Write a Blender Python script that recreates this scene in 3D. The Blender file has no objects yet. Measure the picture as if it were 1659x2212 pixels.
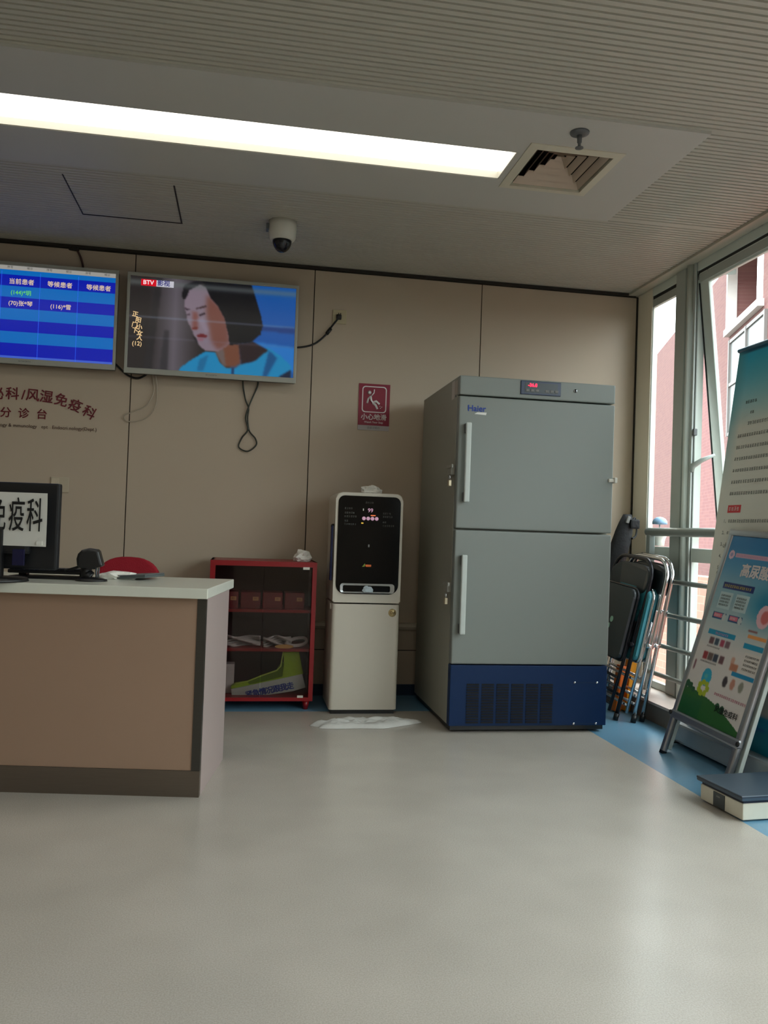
import bpy, bmesh, math, random
import numpy as np
from mathutils import Vector, Matrix, noise
R = math.radians
scn = bpy.context.scene
col = scn.collection

# ------------------------------------------------------------------ camera, world, exposure, big lights
cam_d = bpy.data.cameras.new('camera'); cam = bpy.data.objects.new('camera', cam_d); col.objects.link(cam)
cam_d.sensor_fit = 'VERTICAL'; cam_d.sensor_height = 24.0; cam_d.lens = 24.0 * 1780 / 2212; cam_d.clip_start = .02
YAW, PITCH, ROLL = -0.168121, 0.02191282, -0.03470892
Mr = Matrix.Rotation(YAW, 3, 'Z') @ Matrix.Rotation(PITCH, 3, 'X') @ Matrix.Rotation(ROLL, 3, 'Y')
rt, fw, up = Mr.col[0], Mr.col[1], Mr.col[2]
Mc = Matrix((rt, up, -fw)).transposed().to_4x4(); Mc.translation = (0, 0, 1.01)
cam.matrix_world = Mc
scn.camera = cam
scn.view_settings.view_transform = 'Standard'; scn.view_settings.look = 'None'
scn.view_settings.exposure = 0.0; scn.view_settings.gamma = 1.0; scn.view_settings.use_curve_mapping = False
SKY = 11.0; LAMP = 2.6; LAMP2 = 0.45
w = bpy.data.worlds.new('world'); scn.world = w; w.use_nodes = True
bg = w.node_tree.nodes['Background']; bg.inputs[0].default_value = (0.84, 0.98, 1.0, 1); bg.inputs[1].default_value = SKY
wt = w.node_tree; tcw = wt.nodes.new('ShaderNodeTexCoord'); sep = wt.nodes.new('ShaderNodeSeparateXYZ'); rmp = wt.nodes.new('ShaderNodeValToRGB')   # overcast sky: zenith three times the horizon, dim ground
wt.links.new(tcw.outputs['Generated'], sep.inputs[0]); mr = wt.nodes.new('ShaderNodeMapRange'); mr.inputs[1].default_value = -1; wt.links.new(sep.outputs[2], mr.inputs[0]); wt.links.new(mr.outputs[0], rmp.inputs[0])
els = rmp.color_ramp.elements; els[0].position = .49; els[0].color = (.06, .062, .058, 1); els[1].position = 1.0; els[1].color = (.92, .97, 1.0, 1)
e_ = els.new(.505); e_.color = (.46, .48, .485, 1)
wt.links.new(rmp.outputs[0], bg.inputs[0])
scn.cycles.sample_clamp_indirect = 3.0; scn.cycles.caustics_reflective = False; scn.cycles.max_bounces = 8; scn.cycles.transparent_max_bounces = 12

# ------------------------------------------------------------------ materials
def lin(c):
    return tuple(((v/255)/12.92 if v/255 <= .04045 else ((v/255+.055)/1.055)**2.4) for v in c)
MATS = {}
def mat(name, rgb, rough=.5, metal=0, spec=.5, var=.04, scale=30, bump=0, emit=0, alpha=1, coat=0, stretch=None):
    if name in MATS: return MATS[name]
    m = bpy.data.materials.new(name); m.use_nodes = True; nt = m.node_tree; b = nt.nodes['Principled BSDF']
    c = lin(rgb)
    b.inputs['Roughness'].default_value = rough; b.inputs['Metallic'].default_value = metal
    b.inputs['Specular IOR Level'].default_value = spec; b.inputs['Coat Weight'].default_value = coat
    tc = nt.nodes.new('ShaderNodeTexCoord'); nz = nt.nodes.new('ShaderNodeTexNoise')
    nz.inputs['Scale'].default_value = scale; nz.inputs['Detail'].default_value = 4
    if stretch:
        mp = nt.nodes.new('ShaderNodeMapping'); mp.inputs['Scale'].default_value = stretch
        nt.links.new(tc.outputs['Object'], mp.inputs[0]); nt.links.new(mp.outputs[0], nz.inputs[0])
    else: nt.links.new(tc.outputs['Object'], nz.inputs[0])
    mx = nt.nodes.new('ShaderNodeMix'); mx.data_type = 'RGBA'
    mx.inputs[6].default_value = tuple(v*(1-var) for v in c)+(1,); mx.inputs[7].default_value = tuple(min(1, v*(1+var)) for v in c)+(1,)
    nt.links.new(nz.outputs[0], mx.inputs[0]); nt.links.new(mx.outputs[2], b.inputs['Base Color'])
    if bump:
        bp = nt.nodes.new('ShaderNodeBump'); bp.inputs['Strength'].default_value = bump; bp.inputs['Distance'].default_value = .01
        nt.links.new(nz.outputs[0], bp.inputs['Height']); nt.links.new(bp.outputs[0], b.inputs['Normal'])
    if emit:
        b.inputs['Emission Color'].default_value = c+(1,); b.inputs['Emission Strength'].default_value = emit
    MATS[name] = m; return m
def paint_mat(name, emissive, gain=1.0, rough=.4):
    m = bpy.data.materials.new(name); m.use_nodes = True; nt = m.node_tree; b = nt.nodes['Principled BSDF']
    a = nt.nodes.new('ShaderNodeAttribute'); a.attribute_name = 'col'
    b.inputs['Roughness'].default_value = rough
    if emissive:
        b.inputs['Base Color'].default_value = (.01, .01, .01, 1); nt.links.new(a.outputs['Color'], b.inputs['Emission Color'])
        b.inputs['Emission Strength'].default_value = gain; b.inputs['Roughness'].default_value = .25
    else: nt.links.new(a.outputs['Color'], b.inputs['Base Color'])
    return m
def glass_mat(name, tint=(.95, .98, .97), refl=.06):
    m = bpy.data.materials.new(name); m.use_nodes = True; nt = m.node_tree; nt.nodes.clear()
    o = nt.nodes.new('ShaderNodeOutputMaterial'); t = nt.nodes.new('ShaderNodeBsdfTransparent'); g = nt.nodes.new('ShaderNodeBsdfGlossy')
    t.inputs[0].default_value = tint+(1,); g.inputs['Roughness'].default_value = .03
    mx = nt.nodes.new('ShaderNodeMixShader'); mx.inputs[0].default_value = refl
    nt.links.new(t.outputs[0], mx.inputs[1]); nt.links.new(g.outputs[0], mx.inputs[2]); nt.links.new(mx.outputs[0], o.inputs[0])
    return m
GLASS = glass_mat('window_glass'); CABGLASS = glass_mat('cabinet_glass', (.78, .74, .74), .025)

def floor_mat():
    m = bpy.data.materials.new('vinyl_floor'); m.use_nodes = True; nt = m.node_tree; b = nt.nodes['Principled BSDF']
    tc = nt.nodes.new('ShaderNodeTexCoord')
    n1 = nt.nodes.new('ShaderNodeTexNoise'); n1.inputs['Scale'].default_value = 260; n1.inputs['Detail'].default_value = 2
    n2 = nt.nodes.new('ShaderNodeTexNoise'); n2.inputs['Scale'].default_value = 3.1; n2.inputs['Detail'].default_value = 2.5
    for n in (n1, n2): nt.links.new(tc.outputs['Object'], n.inputs[0])
    r = nt.nodes.new('ShaderNodeValToRGB'); r.color_ramp.elements[0].position = .35; r.color_ramp.elements[1].position = .65
    r.color_ramp.elements[0].color = lin((186, 179, 168))+(1,); r.color_ramp.elements[1].color = lin((202, 195, 185))+(1,)
    nt.links.new(n1.outputs[0], r.inputs[0])
    mx = nt.nodes.new('ShaderNodeMix'); mx.data_type = 'RGBA'; mx.blend_type = 'MULTIPLY'; mx.inputs[0].default_value = .25
    nt.links.new(r.outputs[0], mx.inputs[6]); nt.links.new(n2.outputs[0], mx.inputs[7]); nt.links.new(mx.outputs[2], b.inputs['Base Color'])
    rr = nt.nodes.new('ShaderNodeMapRange'); rr.inputs[3].default_value = .17; rr.inputs[4].default_value = .32
    b.inputs['Roughness'].default_value = .24
    bp = nt.nodes.new('ShaderNodeBump'); bp.inputs['Strength'].default_value = .08; bp.inputs['Distance'].default_value = .002
    nt.links.new(n1.outputs[0], bp.inputs['Height']); nt.links.new(bp.outputs[0], b.inputs['Normal'])
    return m
def brick_mat(name, c1, c2, mortar, sc):
    m = bpy.data.materials.new(name); m.use_nodes = True; nt = m.node_tree; b = nt.nodes['Principled BSDF']
    tc = nt.nodes.new('ShaderNodeTexCoord'); br = nt.nodes.new('ShaderNodeTexBrick')
    br.inputs['Color1'].default_value = lin(c1)+(1,); br.inputs['Color2'].default_value = lin(c2)+(1,); br.inputs['Mortar'].default_value = lin(mortar)+(1,)
    br.inputs['Scale'].default_value = sc; br.inputs['Mortar Size'].default_value = .012
    nt.links.new(tc.outputs['UV'], br.inputs[0]); nt.links.new(br.outputs[0], b.inputs['Base Color'])
    b.inputs['Roughness'].default_value = .85
    return m

WALL = mat('wall_laminate', (186, 170, 150), .45, var=.02, scale=3)
WALLD = mat('wall_seam', (40, 34, 28), .7)
CEIL = mat('ceiling_metal', (186, 184, 172), .5, var=.02, scale=6)
CEILP = mat('ceiling_panel', (190, 189, 182), .5, var=.02, scale=6)
ALU = mat('window_aluminium', (205, 214, 208), .4, var=.02)
ALUD = mat('window_aluminium_grey', (170, 178, 174), .4, var=.02)
GASKET = mat('black_gasket', (30, 32, 34), .6)
JAMB = mat('jamb_cream', (226, 220, 204), .5, var=.02)
BLUEF = mat('blue_vinyl', (104, 150, 178), .3, var=.08, scale=60)
BLUEC = mat('blue_skirting', (28, 52, 78), .4)
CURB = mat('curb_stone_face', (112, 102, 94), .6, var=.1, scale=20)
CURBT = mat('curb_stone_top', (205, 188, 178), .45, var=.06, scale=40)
FRG = mat('freezer_grey_paint', (128, 134, 130), .42, var=.01)
FRS = mat('freezer_side_paint', (150, 150, 138), .5, var=.01)
FRB = mat('freezer_navy', (10, 42, 84), .5, spec=.25, var=.04)
BLK = mat('black_plastic', (16, 16, 18), .4)
BLKG = mat('black_gloss', (4, 4, 5), .1, spec=.2)
DARK = mat('dark_void', (6, 6, 8), .8)
WHT = mat('white_plastic', (208, 206, 196), .35, var=.015)
WHT2 = mat('white_enamel', (206, 200, 186), .35, var=.015)
CHR = mat('chrome', (210, 212, 215), .12, 1, var=.02)
ALM = mat('anodised_aluminium', (170, 172, 176), .32, .85, var=.03)
STEEL = mat('brushed_steel', (118, 108, 98), .38, .8, var=.12, scale=8, stretch=(1, 1, 60))
STEELD = mat('dark_steel_strip', (84, 82, 78), .35, .8, var=.15, scale=8, stretch=(1, 1, 60))
DESKP = mat('desk_pink_laminate', (156, 128, 108), .45, var=.03, scale=5)
DESKT = mat('desk_white_stone', (214, 216, 204), .22, var=.02)
DESKS = mat('desk_laminate_lit_side', (166, 150, 146), .4, var=.02)  # same desk laminate, made paler: window light on the side put into the colour
RED = mat('red_cabinet_paint', (140, 8, 20), .35, var=.04)
REDD = mat('dark_red_box', (110, 18, 24), .6)
REDF = mat('red_chair_fabric', (150, 14, 34), .85, var=.12, scale=200, bump=.3)
CLOTH = mat('white_cloth', (205, 205, 200), .9, var=.05, scale=40, bump=.3)
TISSUE = mat('white_tissue', (232, 230, 222), .9, var=.03, scale=60, bump=.3)
PAPER = mat('white_paper', (216, 216, 210), .7, var=.02)
INK = mat('black_ink', (14, 14, 14), .7)
MAROON = mat('maroon_letters', (104, 14, 30), .6)
SILV = mat('tv_silver_bezel', (168, 170, 162), .4, .2, var=.02)
SIGNR = mat('sign_dark_red', (134, 10, 46), .4)
SIGNW = mat('sign_white', (222, 214, 214), .5)
SIGNG = mat('sign_grey_strip', (176, 170, 172), .5)
GREYT = mat('grey_print', (120, 120, 118), .6)
YEL = mat('yellow_plastic', (232, 150, 12), .4, var=.05)
ORG = mat('orange_plastic', (226, 104, 16), .4, var=.05)
GREEN = mat('lime_vest_fabric', (150, 190, 40), .8, var=.1, scale=80, bump=.2)
GREEND = mat('lime_vest_inside', (96, 130, 26), .85, var=.1, scale=80)
BLUEP = mat('blue_print', (24, 60, 150), .6)
TEAL = mat('teal_vinyl_pad', (60, 140, 156), .38, var=.08)
BVIN = mat('black_vinyl_pad', (34, 42, 48), .36, var=.08)
BFAB = mat('black_nylon', (14, 15, 20), .75, var=.2, scale=40, bump=.4)
GREYP = mat('grey_plastic', (92, 96, 98), .45)
NAVY = mat('navy_strap', (20, 34, 84), .6)

# ------------------------------------------------------------------ mesh helpers
def B(): return bmesh.new()
def xf(bm, vs, M):
    for v in vs: v.co = M @ v.co
def box(bm, a, b, bev=0, mi=0, M=None, seg=2):
    a = Vector(a); b = Vector(b); c = (a+b)/2; s = b-a
    r = bmesh.ops.create_cube(bm, size=1); vs = r['verts']
    for v in vs: v.co = Vector((v.co.x*abs(s.x), v.co.y*abs(s.y), v.co.z*abs(s.z))) + c
    fs = set(f for v in vs for f in v.link_faces)
    for f in fs: f.material_index = mi
    if bev:
        es = set(e for v in vs for e in v.link_edges)
        r = bmesh.ops.bevel(bm, geom=list(es), offset=bev, segments=seg, affect='EDGES', profile=.6, clamp_overlap=True)
        vs = set(vs); vs = [v for v in r['verts']]
        for f in r['faces']: f.material_index = mi
        vs = list({v for f in r['faces'] for v in f.verts} | {v for v in vs if v.is_valid})
    if M is not None: xf(bm, vs, M)
    return vs
def tube(bm, pts, r, seg=10, mi=0, closed=False, cap=True, flat=1.0):
    pts = [Vector(p) for p in pts]; n = len(pts); rings = []; nr = None
    for i, p in enumerate(pts):
        if closed: t = (pts[(i+1) % n]-pts[i-1])
        else: t = pts[min(i+1, n-1)]-pts[max(i-1, 0)]
        t.normalize()
        if nr is None:
            nr = t.orthogonal().normalized()
            if abs(t.z) < .9: nr = (Vector((0, 0, 1))-t*t.z).normalized()
        else: nr = (nr-t*nr.dot(t)).normalized()
        bn = t.cross(nr)
        rr = r[i] if isinstance(r, (list, tuple)) else r
        rings.append([bm.verts.new(p+(nr*math.cos(a)+bn*math.sin(a)*flat)*rr) for a in [2*math.pi*k/seg for k in range(seg)]])
    for i in range(n if closed else n-1):
        A, C = rings[i], rings[(i+1) % n]
        for k in range(seg):
            f = bm.faces.new((A[k], A[(k+1) % seg], C[(k+1) % seg], C[k])); f.material_index = mi; f.smooth = True
    if cap and not closed:
        for ring in (rings[0], rings[-1]):
            f = bm.faces.new(ring); f.material_index = mi
    return [v for q in rings for v in q]
def spline(pts, n=6):
    P = [Vector(p) for p in pts]; out = []
    for i in range(len(P)-1):
        a, b, c, d = P[max(i-1, 0)], P[i], P[i+1], P[min(i+2, len(P)-1)]
        for k in range(n):
            t = k/n
            out.append(.5*((2*b)+(-a+c)*t+(2*a-5*b+4*c-d)*t*t+(-a+3*b-3*c+d)*t**3))
    out.append(P[-1]); return out
def lathe(bm, prof, c=(0, 0, 0), seg=24, mi=0, M=None):
    rings = []; c = Vector(c)
    for r, z in prof:
        rings.append([bm.verts.new(Vector((r*math.cos(2*math.pi*k/seg), r*math.sin(2*math.pi*k/seg), z))+c) for k in range(seg)])
    for A, C in zip(rings, rings[1:]):
        for k in range(seg):
            f = bm.faces.new((A[k], A[(k+1) % seg], C[(k+1) % seg], C[k])); f.material_index = mi; f.smooth = True
    for q in (rings[0], rings[-1]):
        if (q[0].co-q[seg//2].co).length > 1e-4:
            f = bm.faces.new(q); f.material_index = mi
    vs = [v for q in rings for v in q]
    if M is not None: xf(bm, vs, M)
    return vs
def rrect(w, h, r, n=6, cx=0, cy=0):
    o = []
    if not isinstance(r, (list, tuple)): r = (r,)*4
    for (sx, sy, a0), q in zip(((1, 1, 0), (-1, 1, 90), (-1, -1, 180), (1, -1, 270)), r):
        for k in range(n+1):
            a = R(a0+90*k/n); o.append((cx+sx*(w/2-q)+q*math.cos(a), cy+sy*(h/2-q)+q*math.sin(a)))
    return o
def ell(w, h, n=28, e=2.0, cx=0, cy=0):
    return [(cx+w/2*math.copysign(abs(math.cos(t))**(2/e), math.cos(t)), cy+h/2*math.copysign(abs(math.sin(t))**(2/e), math.sin(t))) for t in [2*math.pi*k/n for k in range(n)]]
def prism(bm, pts, d0, d1, plane='xz', mi=0, M=None, bev=0):
    def mk(p, d): return {'xz': (p[0], d, p[1]), 'xy': (p[0], p[1], d), 'yz': (d, p[0], p[1])}[plane]
    A = [bm.verts.new(mk(p, d0)) for p in pts]; C = [bm.verts.new(mk(p, d1)) for p in pts]; n = len(pts); fs = []
    fs.append(bm.faces.new(A)); fs.append(bm.faces.new(C[::-1]))
    for k in range(n): fs.append(bm.faces.new((A[k], C[k], C[(k+1) % n], A[(k+1) % n])))
    for f in fs: f.material_index = mi
    vs = A+C
    if bev:
        es = [e for f in fs[:2] for e in f.edges]
        r = bmesh.ops.bevel(bm, geom=es, offset=bev, segments=3, affect='EDGES', profile=.5)
        vs = list({v for f in r['faces'] for v in f.verts} | {v for v in vs if v.is_valid})
        for f in r['faces']: f.material_index = mi
    if M is not None: xf(bm, vs, M)
    return vs
_tc = {}
def text(bm, s, size, M, align='CENTER', mi=0, sx=1.0, bold=0.0):
    key = (s, align)
    if key not in _tc:
        cu = bpy.data.curves.new('t', 'FONT'); cu.body = s; cu.size = 1; cu.align_x = align; cu.align_y = 'CENTER'; cu.resolution_u = 3
        o = bpy.data.objects.new('t', cu); col.objects.link(o)
        dg = bpy.context.evaluated_depsgraph_get(); dg.update()
        me = bpy.data.meshes.new_from_object(o.evaluated_get(dg))
        _tc[key] = ([v.co.copy() for v in me.vertices], [list(p.vertices) for p in me.polygons])
        bpy.data.objects.remove(o); bpy.data.curves.remove(cu); bpy.data.meshes.remove(me)
    V, F = _tc[key]
    o_ = bold*size
    for dx, dy, dz in (((0, 0, 0),) if not bold else ((-o_, -o_, 0), (o_, -o_, .0002), (-o_, o_, .0004), (o_, o_, .0006))):
        vs = [bm.verts.new(M @ Vector((v.x*size*sx+dx, v.y*size+dy, dz))) for v in V]
        for f in F:
            try: q = bm.faces.new([vs[i] for i in f]); q.material_index = mi
            except ValueError: pass
def glyphs(bm, n, x, y, h, z, rnd, mi=0, gap=1.08):      # a row of print too small to read: stroke clusters
    for k in range(n):
        gx = x+k*h*gap
        for i in range(3):
            yy = y+h*(-.36+.36*i+rnd.uniform(-.05, .05)); a = rnd.uniform(0, .2)*h; b = rnd.uniform(.7, .95)*h
            quad(bm, gx+a, yy, gx+b, yy+h*.11, z, mi)
        for i in range(2):
            xx = gx+h*rnd.uniform(.1, .8); quad(bm, xx, y-h*.42, xx+h*.1, y+h*.42, z, mi)
def quad(bm, x0, y0, x1, y1, z, mi=0):
    f = bm.faces.new([bm.verts.new(p) for p in ((x0, y0, z), (x1, y0, z), (x1, y1, z), (x0, y1, z))]); f.material_index = mi
def poly(bm, pts, z=0, mi=0, M=None):
    vs = [bm.verts.new((p[0], p[1], z)) for p in pts]
    if M is not None: xf(bm, vs, M)
    f = bm.faces.new(vs); f.material_index = mi
def build(name, bm, mats, parent=None, label=None, normals=True, autos=True):
    if not isinstance(mats, (list, tuple)): mats = [mats]
    if normals: bmesh.ops.recalc_face_normals(bm, faces=bm.faces)
    me = bpy.data.meshes.new(name); bm.to_mesh(me); bm.free()
    for m in mats: me.materials.append(m)
    o = bpy.data.objects.new(name, me); col.objects.link(o)
    if parent is not None: o.parent = parent
    if label: o['label'] = label
    return o
def tag(o, label, cat, group=None, kind=None):
    o['label'] = label; o['category'] = cat
    if group: o['group'] = group
    if kind: o['kind'] = kind
    return o
def thing(name, label, cat, M=None, loc=(0, 0, 0), rz=0, group=None):
    o = bpy.data.objects.new(name, None); col.objects.link(o); o.empty_display_size = .1
    if M is not None: o.matrix_world = M
    else: o.location = loc; o.rotation_euler = (0, 0, rz)
    return tag(o, label, cat, group)
def struct(name, bm, mats, parent=None, normals=True):
    o = build(name, bm, mats, parent, normals=normals)
    if parent is None: o['kind'] = 'structure'
    return o
def sempty(name, loc=(0, 0, 0)):
    o = bpy.data.objects.new(name, None); col.objects.link(o); o.location = loc; o['kind'] = 'structure'; return o
XZ = Matrix.Rotation(R(90), 4, 'X')          # text plane facing the room (normal -Y)
def wallM(x, z, y, rot=0): return Matrix.Translation((x, y, z)) @ XZ @ Matrix.Rotation(rot, 4, 'Z')
def crumple(bm, c, s, seed, sub=3, amp=.35, mi=0):
    r = bmesh.ops.create_icosphere(bm, subdivisions=sub, radius=1)
    for v in r['verts']:
        p = v.co.copy(); n = 1+amp*noise.noise(p*1.7+Vector((seed, 0, 0)))+amp*.5*noise.noise(p*4.3+Vector((seed, 3, 0)))
        q = p*n; q.z = max(q.z, -.55)
        v.co = Vector((q.x*s[0], q.y*s[1], (q.z+.55)*s[2]/1.55))+Vector(c)
    for v in r['verts']:
        for f in v.link_faces: f.material_index = mi
def sheet(bm, f, nx, ny, mi=0, th=0):
    g = [[bm.verts.new(f(i/nx, j/ny)) for i in range(nx+1)] for j in range(ny+1)]
    for j in range(ny):
        for i in range(nx):
            q = bm.faces.new((g[j][i], g[j][i+1], g[j+1][i+1], g[j+1][i])); q.material_index = mi; q.smooth = True
class Canvas:                                  # printed or displayed picture, stored as colours on a grid (u right, v down, 0..1)
    def __init__(s, nx, ny, base=(255, 255, 255)):
        s.nx, s.ny = nx, ny; s.a = np.ones((ny, nx, 3))*np.array(base, float)
        s.U, s.V = np.meshgrid((np.arange(nx)+.0)/(nx-1), (np.arange(ny)+.0)/(ny-1))
    def mask(s, pts):
        m = np.zeros(s.U.shape, bool); n = len(pts)
        for i in range(n):
            x0, y0 = pts[i]; x1, y1 = pts[(i+1) % n]
            if y0 == y1: continue
            c = ((y0 > s.V) != (y1 > s.V)) & (s.U < (x1-x0)*(s.V-y0)/(y1-y0)+x0); m ^= c
        return m.astype(float)
    def blur(s, m, k):
        for _ in range(k):
            p = np.pad(m, ((1, 1), (1, 1))+((0, 0),)*(m.ndim-2), mode='edge')
            m = (p[1:-1, 1:-1]*2+p[:-2, 1:-1]+p[2:, 1:-1]+p[1:-1, :-2]+p[1:-1, 2:])/6
        return m
    def put(s, m, c, k=0, op=1.0):
        if k: m = s.blur(m, k)
        m = (m*op)[..., None]; s.a = s.a*(1-m)+np.array(c, float)*m
    def poly(s, pts, c, k=0, op=1.0): s.put(s.mask(pts), c, k, op)
    def rect(s, x0, y0, x1, y1, c, k=0, op=1.0): s.put(((s.U >= x0) & (s.U < x1) & (s.V >= y0) & (s.V < y1)).astype(float), c, k, op)
    def oval(s, x, y, rx, ry, c, k=0, op=1.0): s.put((((s.U-x)/rx)**2+((s.V-y)/ry)**2 < 1).astype(float), c, k, op)
    def mesh(s, name, w, h, m, parent, z=0, x0=0, y0=0, M=None):
        nx, ny = s.nx, s.ny; me = bpy.data.meshes.new(name)
        V = [(x0+w*i/(nx-1), y0+h*(1-j/(ny-1)), z) for j in range(ny) for i in range(nx)]
        if M is not None: V = [tuple(M @ Vector(v)) for v in V]
        F = [(j*nx+i, (j+1)*nx+i, (j+1)*nx+i+1, j*nx+i+1) for j in range(ny-1) for i in range(nx-1)]
        me.from_pydata(V, [], F)
        at = me.color_attributes.new('col', 'FLOAT_COLOR', 'POINT')
        c = np.clip(s.a, 0, 255)/255; c = np.where(c <= .04045, c/12.92, ((c+.055)/1.055)**2.4)
        at.data.foreach_set('color', np.concatenate([c, np.ones((ny, nx, 1))], 2).astype(np.float32).ravel())
        me.materials.append(m)
        o = bpy.data.objects.new(name, me); col.objects.link(o); o.parent = parent; return o

# ------------------------------------------------------------------ room shell
YW = 5.0; ZC = 2.6; XL, XR = -4.2, 2.47; YB = -4.0
bm = B(); box(bm, (XL, YB, -.05), (1.82, 4.55, 0), mi=0)
box(bm, (1.82, YB, -.05), (2.62, 5.05, 0), mi=1); box(bm, (XL, 4.55, -.05), (1.82, 5.05, 0), mi=1)
struct('floor', bm, [floor_mat(), BLUEF])

def flutes(bm, x0, x1, y0, y1, z, pitch=.030, d=.009, gw=.010):
    y = y0; prof = [(y0, z)]
    while y+pitch <= y1+1e-6:
        prof += [(y+pitch-gw, z), (y+pitch-gw+.001, z+d), (y+pitch-.001, z+d), (y+pitch, z)]; y += pitch
    if y < y1: prof.append((y1, z))
    A = [bm.verts.new((x0, p[0], p[1])) for p in prof]; C = [bm.verts.new((x1, p[0], p[1])) for p in prof]
    for i in range(len(prof)-1): bm.faces.new((A[i], A[i+1], C[i+1], C[i]))
PX, PY0, PY1 = 1.731, 2.915, 3.842           # smooth drop panel that carries the lamp and the diffuser
LX0, LX1, LY0, LY1 = -2.4, 1.06, 3.24, 3.507
VX0, VX1, VY0, VY1 = 1.095, 1.478, 3.155, 3.565
bm = B()
flutes(bm, XL, 2.41, YB, PY0, ZC); flutes(bm, PX, 2.41, PY0, PY1, ZC); flutes(bm, XL, 2.41, PY1, YW, ZC)
box(bm, (XL, YB, ZC+.2), (2.62, 5.05, ZC+.25), mi=1)
z0, z1 = ZC-.012, ZC+.03
def pan(x0, y0, x1, y1): box(bm, (x0, y0, z0), (x1, y1, z1), mi=1)
pan(XL, PY0, PX, VY0); pan(XL, VY0, VX0, LY0); pan(XL, LY0, LX0, LY1); pan(LX1, LY0, VX0, LY1)
pan(XL, LY1, VX0, VY1); pan(XL, VY1, PX, PY1); pan(VX1, VY0, PX, VY1)
struct('ceiling', bm, [CEIL, CEILP], normals=False)
bm = B()                                      # access hatch joints in the ceiling
for a, b in (((-.888, 3.972), (-.882, 4.474)), ((-.388, 3.975), (-.380, 4.474)), ((-.888, 4.468), (-.38, 4.474))):
    box(bm, (a[0], a[1], ZC-.0015), (b[0], b[1], ZC+.004))
struct('trim_1', bm, WALLD)

bm = B()
xs = [-4.903+1.055*k for k in range(8)]      # laminate wall panels
for a in xs[:-1]:
    x0, x1 = max(a+.003, XL), min(a+1.052, 2.475)
    if x1 > x0:
        box(bm, (x0, YW, .276), (x1, YW+.03, 2.578), mi=0); box(bm, (x0, YW, .06), (x1, YW+.03, .270), mi=0)
box(bm, (XL, YW+.012, 0), (2.62, YW+.06, ZC+.25), mi=1)
struct('wall_back', bm, [WALL, WALLD])
bm = B(); box(bm, (XL, YW-.012, .0), (2.27, YW, .066), mi=0)
struct('baseboard_back', bm, BLUEC)
bm = B(); box(bm, (XL-.05, YB, 0), (XL, 5.06, ZC+.25)); struct('wall_left', bm, WALL)
bm = B(); box(bm, (XL-.05, YB-.05, 0), (2.62, YB, ZC+.25)); struct('wall_front', bm, WALL)
bm = B()                                      # bumper rail along the wall
prism(bm, [(YW, .398), (YW-.03, .405), (YW-.038, .42), (YW-.03, .438), (YW, .445)], XL, 2.25, 'yz')
tag(build('wall_guard_rail', bm, mat('rail_cream', (190, 180, 160), .4)), 'low cream bumper rail along the back wall behind water dispenser', 'wall rail')

bm = B()                                      # window wall: kerb, jamb, head
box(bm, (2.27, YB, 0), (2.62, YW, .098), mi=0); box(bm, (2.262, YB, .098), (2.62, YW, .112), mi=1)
box(bm, (2.478, 4.80, .112), (2.50, YW, ZC+.25), mi=2); box(bm, (2.50, 4.99, .112), (2.62, YW, ZC+.25), mi=2)
box(bm, (2.478, YB, ZC), (2.62, 4.80, ZC+.25), mi=2)
struct('wall_right', bm, [CURB, CURBT, JAMB])
bm = B(); box(bm, (2.405, YB, 2.584), (2.475, YW-.0, 2.612), bev=.003)
struct('trim_2', bm, mat('soffit_grey', (178, 174, 160), .5))
bm = B(); box(bm, (2.470, 4.988, .112), (2.479, 5.0, 2.58)); struct('trim_3', bm, WALLD)

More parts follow.
